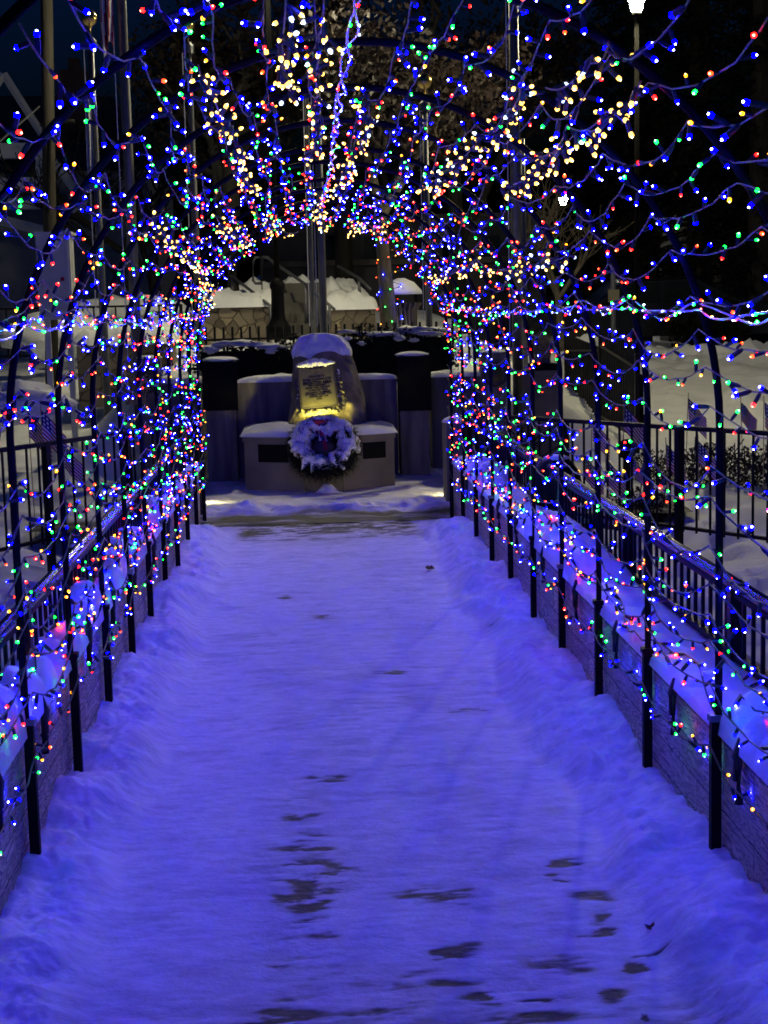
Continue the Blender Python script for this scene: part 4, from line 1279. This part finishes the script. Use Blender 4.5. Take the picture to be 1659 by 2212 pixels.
def limb_tree(name, x, y, h, spread, label, group, leafm, nleaf, size, trunk_r, mtrunk, seed, first=.35, crownw=1.0, dens=1.0, depth=3):
    rr = random.Random(seed); g = G(x, y)
    t = thing(name, label, 'tree', (x, y, g), group)
    tb = MB(); tips = []

    def grow(p, d, L, r, lev):
        q = [p]; n = 4
        for k in range(n):
            wb = .13 if lev else .03; d2 = (d + Vector((rr.gauss(0, wb), rr.gauss(0, wb), rr.gauss(.03, .08)))).normalized(); q.append(q[-1] + d2 * L / n); d = d2
        tb.tube(q, [r * (1 - .4 * k / n) for k in range(n + 1)], 7 if lev < 2 else 5, caps=False)
        if lev >= depth: tips.append((q[2], 1)); tips.append((q[-1], 1)); return
        if lev >= 1: tips.append((q[-1], .7))
        for k in range(rr.randint(3, 4)):
            a = rr.uniform(0, 2 * PI); el = rr.uniform(.25, .95)
            nd = (d * (1 - el * .55) + Vector((math.cos(a), math.sin(a), rr.uniform(-.1, .5))) * el * spread).normalized()
            grow(q[rr.randint(2, 4)], nd, L * rr.uniform(.58, .8), r * .55, lev + 1)
    grow(Vector((x, y, g - .2)), Vector((rr.uniform(-.03, .03), 0, 1)), h * first, trunk_r, 0)
    tb.build('trunk', mtrunk, t, True)
    if nleaf:
        mb = MB()
        per = max(1, int(nleaf / len(tips)))
        for (p, w) in tips:
            if rr.random() < .12: continue
            rad = h * .075 * rr.uniform(.6, 1.4) * crownw
            leaves(mb, p, (rad, rad, rad * .75), int(per * w * dens), size, rr, 0)
        mb.build('crown', leafm, t)
    return t, g


q = P(843, 690, 20.6)
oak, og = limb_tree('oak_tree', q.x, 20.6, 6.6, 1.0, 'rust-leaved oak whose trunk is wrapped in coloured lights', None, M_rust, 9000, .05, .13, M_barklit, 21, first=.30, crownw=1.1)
# wrapped lights on the oak's trunk
pts = []
for k in range(140):
    a = k * .32; z = og + .25 + 1.5 * k / 139; pts.append(Vector((q.x + .155 * math.cos(a), 20.6 + .155 * math.sin(a), z)))
t = thing('light_string', 'coloured light string spiralling round the oak trunk', 'string lights', pts[0])
mb = MB(); mb.tube(pts, .005, 5); mb.build('wire', M_wire_dark, t)
for k in range(0, 140, 3): put_bulb(t, BSM[R.choice(['red', 'orange', 'green', 'blue', 'amber'])], pts[k] + Vector((math.cos(k * .32), math.sin(k * .32), 0)) * .012, (math.cos(k * .32), math.sin(k * .32), 0), 1.5)

limb_tree('oak_tree', P(505, 690, 25).x, 25.5, 8.5, 1.0, 'tall dark oak holding brown leaves behind the left flagpoles', 'oaks behind the tunnel', M_oakleaf, 9000, .06, .2, M_bark, 33)
limb_tree('oak_tree', P(990, 690, 30).x, 30, 10, 1.0, 'tall dark oak holding brown leaves behind the thick right flagpole', 'oaks behind the tunnel', M_oakleaf, 9000, .06, .2, M_bark, 35)
limb_tree('oak_tree', P(740, 690, 31).x, 31.5, 11, 1.0, 'tallest oak, standing above the stairs behind the ridge rope', 'oaks behind the tunnel', M_oakleaf, 9000, .06, .22, M_bark, 36)
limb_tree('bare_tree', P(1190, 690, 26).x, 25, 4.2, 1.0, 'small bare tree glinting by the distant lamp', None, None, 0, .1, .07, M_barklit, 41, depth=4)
limb_tree('bare_tree', P(345, 690, 30).x, 30, 7, 1.0, 'bare tree beside the house chimney', None, None, 0, .1, .15, M_bark, 43, depth=4)


def conifer(x, y, h, w, label, seed, skirt=.12):
    rr = random.Random(seed); g = G(x, y)
    t = thing('conifer', label, 'tree', (x, y, g), 'dark conifers by the street')
    tb = MB(); tb.tube([(x, y, g - .2), (x, y, g + h * .5), (x, y, g + h)], [h * .022, h * .014, .02], 9, caps=False); 
    mb = MB(); n = int(h * 15)
    for k in range(n):
        f = skirt + (1 - skirt) * (k / n) ** .9; z = g + h * f; L = w * (1 - f) ** .8 * rr.uniform(.7, 1.15) + .1; a = rr.uniform(0, 2 * PI)
        d = Vector((math.cos(a), math.sin(a), -.22)); e_ = Vector((x, y, z)) + d * L
        mb.tube([(x, y, z), e_], [.03, .006], 4, caps=False)
        for j in range(int(26 + 60 * L / w)):
            u = rr.uniform(.15, 1.0); p = Vector((x, y, z)) + d * L * u + Vector((rr.gauss(0, .13), rr.gauss(0, .13), rr.gauss(-.05, .08)))
            v = Vector((rr.gauss(d.x, .6), rr.gauss(d.y, .6), rr.gauss(-.5, .4))).normalized(); s_ = rr.uniform(.14, .32); n_ = v.cross(Vector((rr.gauss(0, 1), rr.gauss(0, 1), rr.gauss(0, 1)))).normalized() * s_ * .22
            mb.add([p - n_, p + v * s_ * .5 + n_, p + v * s_, p + n_], [(0, 1, 2, 3)])
    tb.build('trunk', M_bark, t); mb.build('crown', M_pine, t)


for k, (xp, d, h, w) in enumerate(((1510, 32, 13.5, 3.2), (1640, 30, 12.5, 3.3), (1385, 36, 12.5, 3.0), (1760, 33, 14, 3.4))):
    conifer(P(xp, 690, d).x, d, h, w, ['dark conifer right behind the high lit street lamp', 'dark broad conifer at the right edge of the view', 'slimmer dark conifer nearest the blue gap of sky', 'very tall dark conifer beyond the right edge'][k], 50 + k)

# shrub and planters on the right
A = P(1128, 802, 15.6); B = P(1215, 802, 15.6)
t = thing('planter', 'square concrete planter block beside the thick right flagpole', 'planter', ((A.x + B.x) / 2, 15.8, 0), None)
mb = MB(); mb.box((A.x, 15.6, -.3), (B.x, 16.0, A.z)); mb.build('block', M_conc_l, t)
mb = MB(); mb.box((A.x + .1, 15.62, A.z), (B.x - .05, 15.9, A.z + .07)); mb.build('trough', M_granite, t)


def stalks(c, n, h, sp, mm, label, name, seed, cat='shrub'):
    rr = random.Random(seed); mb = MB()
    for k in range(n):
        a = rr.uniform(0, 6.3); l = rr.uniform(.5, 1) * h; e_ = Vector(c) + Vector((math.cos(a) * sp * rr.random(), math.sin(a) * sp * .6 * rr.random(), l)); mid = (Vector(c) + e_) / 2 + Vector((rr.gauss(0, .02), 0, .05))
        mb.tube([Vector(c) + Vector((rr.uniform(-.1, .1), 0, 0)), mid, e_], [.006, .005, .003], 4, caps=False)
        for j in range(3): leaves(mb, mid.lerp(e_, rr.random()), (.03, .03, .03), 2, .016, rr, 0)
    o = mb.build(name, mm); tag(o, label, cat); return o


stalks(((A.x + B.x) / 2 + .02, 15.76, A.z + .05), 110, .34, .24, M_dryplant, 'dry golden shrub growing from the square planter', 'dry_shrub', 2)
p = P(1130, 960, 13.6); stalks((p.x, 13.6, .1), 26, .5, .45, M_dark, 'dark spiky grass by the foot of the right flagpole', 'grass_clump', 3, 'grass')
p = P(100, 800, 15); stalks((P(290, 800, 15).x, 15, .75), 60, .3, .2, M_dryplant, 'dry golden shrub behind the left string lights', 'dry_shrub', 5)
# brown perennials in the flag bed
for k, (x, y, d) in enumerate(((1420, 890, 14.2), (1540, 905, 13.6), (1380, 1010, 12.6), (1640, 915, 13.4))):
    p = P(x, y, d); mb = MB(); rr = random.Random(k); g = G(p.x, d)
    leaves(mb, (p.x, d, g + .16), (.32, .3, .2), 700, .02, rr, 0); 
    for j in range(30): mb.tube([(p.x + rr.uniform(-.25, .25), d + rr.uniform(-.2, .2), g), (p.x + rr.uniform(-.3, .3), d + rr.uniform(-.2, .2), g + rr.uniform(.2, .4))], .005, 4, caps=False)
    o = mb.build('withered_shrub', M_bark); tag(o, ['withered brown shrub at the thick fence post', 'withered brown shrub behind the nearest right hoop', 'withered low shrub beside the snow-capped rocks', 'withered brown shrub at the right edge'][k], 'shrub', 'withered shrubs in the flag bed')
# snow-capped rocks and globes in the flag bed
for k, (x, y, d, r) in enumerate(((1345, 1005, 12.4, .14), (1290, 985, 12.8, .2), (1395, 985, 12.9, .17), (1230, 1000, 12.5, .13))):
    p = P(x, y, d); g = G(p.x, d); t = thing('rock', ['dark rock with snow between the flags', 'broad snow-covered rock behind the hoops', 'snow-covered rock near the railing post', 'small snowy rock by the right railing'][k], 'rock', (p.x, d, g), 'snow-capped rocks in the flag bed')
    mb = MB(); mb.blob((p.x, d, g + r * .4), r, seed=k, n=9, amp=.25, squash=(1.2, 1, .8)); mb.build('stone', M_bark, t, True)
    mb = MB(); mb.blob((p.x, d, g + r * .95), r * 1.02, seed=k + 5, n=9, amp=.2, squash=(1.15, 1, .42), flat=-.03); mb.build('snow_top', M_snow, t, True)
p = P(1354, 970, 12.6); mb = MB(); mb.blob(p, .085, n=10, amp=0); mb.tube([p, (p.x, p.y, G(p.x, p.y) - .05)], .03, 8)
o = mb.build('gazing_globe', M_granite, None, True); tag(o, 'dark glossy gazing globe on a short stem in the flag bed', 'garden ornament')

# small flags on sticks
FLAGV = None


def small_flag(x, y, d, s, label, seed, lean=0.0):
    """(x, y): pixel of the cloth's top corner"""
    p = P(x, y, d); g = G(p.x, d); rr = random.Random(seed)
    t = thing('small_flag', label, 'flag', (p.x, d, g), 'small stick flags in the snow')
    mb = MB(); top = p + Vector((0, 0, .05)); mb.tube([(p.x + lean, d, min(g, p.z - .4)), top], .004, 5); mb.build('stick', M_stick, t)
    W, Hh = .30 * s, .19 * s; nx, nz = 15, 13; mb = MB(); vs = []
    for j in range(nz + 1):
        for k in range(nx + 1):
            u, v = k / nx, j / nz
            # cloth falls from the staff in folds
            xx = p.x + .006 + W * u * .52; zz = p.z - Hh * v - W * u * .62; yy = d + .02 * math.sin(u * 9 + v * 2 + seed)
            vs.append((xx, yy, zz))
    for j in range(nz):
        for k in range(nx):
            cell = 2 if (j < 7 and k < 6) else (0 if j % 2 == 0 else 1)
            if cell == 2 and (j + k) % 2 == 0 and j % 2 == 1: cell = 1
            mb.add([vs[j * (nx + 1) + k], vs[j * (nx + 1) + k + 1], vs[(j + 1) * (nx + 1) + k + 1], vs[(j + 1) * (nx + 1) + k]], [(3, 2, 1, 0)], cell)
    mb.build('cloth', [M_red, M_wht, M_blu], t, True)


FL = [(1348, 875, 12.9, 1.15, 'stick flag in front of the thick fence post'), (1487, 860, 13.6, 1.0, 'stick flag before the open snow field'), (1600, 868, 13.8, .9, 'dusky stick flag near the right edge shrub'),
      (1650, 868, 12.8, 1.1, 'stick flag cut by the right edge of the view'), (1262, 985, 12.3, 1.0, 'lowest stick flag beside the snowy rock'), (1308, 990, 12.3, 1.05, 'stick flag leaning over the dark rock'),
      (1438, 958, 12.5, 1.0, 'stick flag hanging beside the railing post'), (1508, 952, 12.2, .95, 'stick flag with one bulb glowing in front'), (1362, 985, 12.2, .7, 'smallest stick flag under the gazing globe'), (1278, 905, 13.4, 1.0, 'stick flag tucked behind the second right hoop leg'),
      (88, 885, 12.6, 1.2, 'stick flag in the dark on the left, one of two together'), (60, 890, 12.7, 1.1, 'stick flag in the dark on the left, nearer the edge'), (135, 960, 12.4, 1.0, 'stick flag low behind the left railing')]
for k, (x, y, d, s, lab) in enumerate(FL): small_flag(x, y, d, s, lab, k, R.uniform(-.03, .03))

# domed bollards just outside the railings


def bollard(x, y, d, r, label):
    p = P(x, y, d); t = thing('dome_bollard', label, 'bollard', (p.x, d, -.4), 'domed bollards outside the railings')
    mb = MB(); mb.lathe([(r * .8, -.4 - p.z + r * .2), (r * .8, -r * .9), (r * .95, -r * .8)], (p.x, d, p.z), 18); mb.build('body', M_granite, t, True)
    mb = MB(); mb.lathe([(r * 1.02, -r * .8), (r * 1.02, -r * .2), (r * .92, r * .3), (r * .65, r * .75), (r * .3, r * .97), (.01, r)], (p.x, d, p.z), 20); mb.build('dome', M_black, t, True)
    mb = MB(); mb.blob((p.x, d, p.z + r * .9), r * .5, n=8, amp=.1, squash=(1, 1, .3)); mb.build('snow_top', M_snow, t, True)


bollard(1202, 1040, 9.4, .16, 'black dome-topped bollard beyond the right railing')
bollard(172, 1215, 7.0, .085, 'black dome-topped bollard beyond the left railing')

# ------------------------------------------------------------------ left yard
stone(165, 375, 745, 790, 19.5, 'low stone wall under thick snow behind the left flagpoles')
for k, (x, y, d, r) in enumerate(((10, 850, 15.5, .4), (250, 660, 26, .6), (330, 665, 25, .5), (110, 700, 24, .6))):
    p = P(x, y, d); mb = MB(); mb.blob((p.x, d, p.z - r * .3), r, seed=k + 3, n=12, amp=.3, squash=(1.5, 1, .55)); o = mb.build('snow_heap', M_snow, None, True)
    tag(o, ['shovelled snow heap at the left edge', 'snow heap behind the grey cabinet', 'snow heap before the far left fence', 'snow heap at the foot of the utility pole'][k], 'snow heap')
    mb = None
a = P(-60, 640, 24); b_ = P(390, 650, 24)
railing('iron_fence', (a.x, a.y), (b_.x, b_.y), 1.75, 1.0, 'dark fence in front of the house on the left', 'fence', None, gap=.16, post_gap=2, r=.012, below=.4)

# house on the left: gable, dormer, chimney
HD = 38
t = thing('house', 'dark gabled house with white trim and a chimney against the blue sky', 'house', (P(60, 600, HD).x, HD, G(P(60, 600, HD).x, HD)))
mb = MB(); A = P(-380, 480, HD); B = P(330, 600, HD); g = G(-8, HD); zE = P(150, 360, HD).z
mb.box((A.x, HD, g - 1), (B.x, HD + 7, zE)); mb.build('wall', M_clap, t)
mb = MB(); r0 = P(-380, 160, HD).z; r1 = P(150, 165, HD).z
xe = B.x + .3; xr = P(205, 200, HD).x
mb.add([(A.x - .3, HD - .4, zE - .1), (xe, HD - .4, zE - .1), (xe, HD + 7.4, zE - .1), (A.x - .3, HD + 7.4, zE - .1), (A.x - .3, HD + 3.5, r0), (xr, HD + 3.5, r1)],
       [(0, 1, 5, 4), (1, 2, 5), (2, 3, 4, 5), (3, 0, 4), (3, 2, 1, 0)])
roof = mb.build('roof', M_roof, t)
mb = MB(); A = P(128, 150, HD + 1); B = P(192, 300, HD + 1); mb.box((A.x, HD + 1, B.z - .8), (B.x, HD + 1.9, A.z)); q = P(143, 122, HD + 1); q2 = P(168, 150, HD + 1); mb.box((q.x, HD + 1.2, q2.z - .02), (q2.x, HD + 1.6, q.z)); ch = mb.build('chimney', M_brick, t)
# white porch gable
mb = MB(); a0 = P(-40, 180, HD - 1); ap = P(8, 160, HD - 1); a1 = P(100, 305, HD - 1)
mb.tube([ap, a1], .09, 4); mb.tube([ap, P(-90, 305, HD - 1)], .09, 4); mb.build('gable_trim', M_white, t)
for (xa, ya, xb, yb) in ((-60, 310, 92, 340), (-60, 385, 92, 410), (75, 340, 92, 385), (-60, 430, 105, 450), (150, 420, 168, 480), (95, 340, 108, 480)):
    mb = MB(); A = P(xa, ya, HD - 1.2); B = P(xb, yb, HD - 1.2); mb.box((A.x, HD - 1.2 + R.uniform(0, .02), B.z), (B.x, HD - .9, A.z)); mb.build('porch_trim', M_white, t)
mb = MB(); A = P(112, 330, HD - 1.3); mb.tube([P(112, 345, HD - 1.3), P(185, 440, HD - 1.3)], .1, 4); mb.tube([P(-20, 470, HD - 1.4), P(140, 510, HD - 1.4)], .12, 4); mb.build('eave_trim', M_white, t)
for (xa, ya, xb, yb) in ((10, 345, 70, 382), (115, 420, 145, 470), (200, 400, 235, 450)):
    A = P(xa, ya, HD - .03); B = P(xb, yb, HD - .03); mb = MB(); mb.box((A.x, HD - .05, B.z), (B.x, HD - .02, A.z)); w_ = mb.build('window', M_glass, t)

# long dark hall behind the stairs, and a building at the far right
BD = 34
t = thing('hall', 'long dark hall with a pale sill behind the stairs', 'building', (0, BD, 1))
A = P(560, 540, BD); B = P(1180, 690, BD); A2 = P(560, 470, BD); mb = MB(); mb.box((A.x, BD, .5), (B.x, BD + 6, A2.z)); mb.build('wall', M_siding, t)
mb = MB(); A3 = P(560, 572, BD - .1); mb.box((A.x, BD - .15, A3.z - .06), (B.x, BD - .005, A3.z + .06)); mb.build('sill', M_conc, t)
for k in range(5):
    xa = 700 + k * 85; A = P(xa, 510, BD); B = P(xa + 40, 560, BD); mb = MB(); mb.box((A.x, BD - .04, B.z), (B.x, BD - .004, A.z)); mb.build('window', M_glass, t)
t = thing('shop_building', 'dark building with a white-framed window at the right edge', 'building', (P(1700, 680, 34).x, 34, 1))
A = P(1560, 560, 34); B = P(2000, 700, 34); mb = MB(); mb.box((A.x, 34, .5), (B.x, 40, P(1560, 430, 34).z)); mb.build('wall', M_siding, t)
A = P(1629, 648, 33.9); B = P(1700, 684, 33.9); mb = MB(); mb.box((A.x - .06, 33.92, B.z - .06), (B.x, 33.995, A.z + .06)); w_ = mb.build('window', M_white, t)
for k in range(3):
    x0 = A.x + k * .26; mb = MB(); mb.box((x0, 33.90, B.z), (x0 + .22, 33.918, A.z)); mb.build('pane', M_bluewin, t)

# parked car beyond the bank
CD = 27.6
A = P(1330, 700, CD); B = P(1500, 700, CD); g = G((A.x + B.x) / 2, CD); cxm = (A.x + B.x) / 2; LN = 4.4
t = thing('parked_car', 'dark parked car half hidden by the ploughed snow bank', 'car', (cxm, CD, g))
prof_ = [(-2.2, .35), (-2.2, .75), (-1.95, .88), (-1.1, .95), (-.55, 1.38), (.75, 1.42), (1.5, 1.02), (2.1, .92), (2.2, .6), (2.15, .35)]
mb = MB(); n = len(prof_); vs = []
for (yy, s_) in ((0, .94), (.15, 1), (1.55, 1), (1.7, .94)): vs += [(cxm + x, CD + yy, g + .02 + .35 + (z - .35) * s_) for x, z in prof_]
for r_ in range(3): mb.add(vs, [(r_ * n + k, r_ * n + (k + 1) % n, (r_ + 1) * n + (k + 1) % n, (r_ + 1) * n + k) for k in range(n)])
mb.add(vs, [tuple(range(n)), tuple(range(4 * n - 1, 3 * n - 1, -1))]); mb.build('body', M_car, t)
mb = MB(); mb.add([(cxm + x, CD - .012, g + z) for x, z in ((-1.0, .96), (-.52, 1.30), (.1, 1.33), (.1, .96))], [(0, 3, 2, 1)]); mb.add([(cxm + x, CD - .012, g + z) for x, z in ((.16, .96), (.16, 1.33), (.7, 1.34), (1.3, .99))], [(0, 3, 2, 1)]); mb.build('window', M_glass, t)
for x in (-1.4, 1.35):
    mb = MB(); mb.tube([(cxm + x, CD - .03, g + .32), (cxm + x, CD + .2, g + .32)], .32, 18); w_ = mb.build('wheel', M_tyre, t)
p = P(1530, 690, 26.8); mb = MB(); leaves(mb, (p.x, 26.8, G(p.x, 26.8) + .5), (.75, .5, .6), 2600, .05, random.Random(8), .1); o = mb.build('shrub', M_dark); tag(o, 'rounded dark shrub between the car and the right building', 'shrub')
# lantern sign post seen behind the right hoops
p = P(1325, 700, 24); g = G(p.x, 24); t = thing('sign_post', 'thin post with a small square sign beyond the picket fence', 'sign', (p.x, 24, g))
mb = MB(); mb.tube([(p.x, 24, g), (p.x, 24, P(1325, 560, 24).z)], .04, 8); mb.build('post', M_pole, t)
A = P(1312, 626, 24); B = P(1336, 652, 24); mb = MB(); mb.box((A.x, 23.93, B.z), (B.x, 23.95, A.z)); mb.build('sign', M_conc_l, t)

# ------------------------------------------------------------------ world
w = bpy.data.worlds.new('World'); sc.world = w; w.use_nodes = True
nt = w.node_tree; bg = nt.nodes['Background']
sky = nt.nodes.new('ShaderNodeTexSky'); sky.sky_type = 'NISHITA'; sky.sun_disc = False
sky.sun_elevation = math.radians(-2.2); sky.sun_rotation = math.radians(200); sky.ozone_density = 3.0
tint = nt.nodes.new('ShaderNodeMix'); tint.data_type = 'RGBA'; tint.blend_type = 'MULTIPLY'; tint.inputs[0].default_value = 1
tint.inputs[7].default_value = (.12, .85, 1.8, 1); nt.links.new(sky.outputs[0], tint.inputs[6])
nt.links.new(tint.outputs[2], bg.inputs['Color']); bg.inputs['Strength'].default_value = .14

sc.view_settings.view_transform = 'Standard'; sc.view_settings.look = 'None'; sc.view_settings.exposure = 0; sc.view_settings.gamma = 1
sc.cycles.use_light_tree = True
sc.cycles.max_bounces = 5; sc.cycles.diffuse_bounces = 3; sc.cycles.glossy_bounces = 2; sc.cycles.transmission_bounces = 4
sc.cycles.caustics_reflective = False; sc.cycles.caustics_refractive = False
sc.cycles.sample_clamp_indirect = 3
sc.cycles.pixel_filter_type = 'BLACKMAN_HARRIS'; sc.cycles.filter_width = 1.7
sc.cycles.use_denoising = True
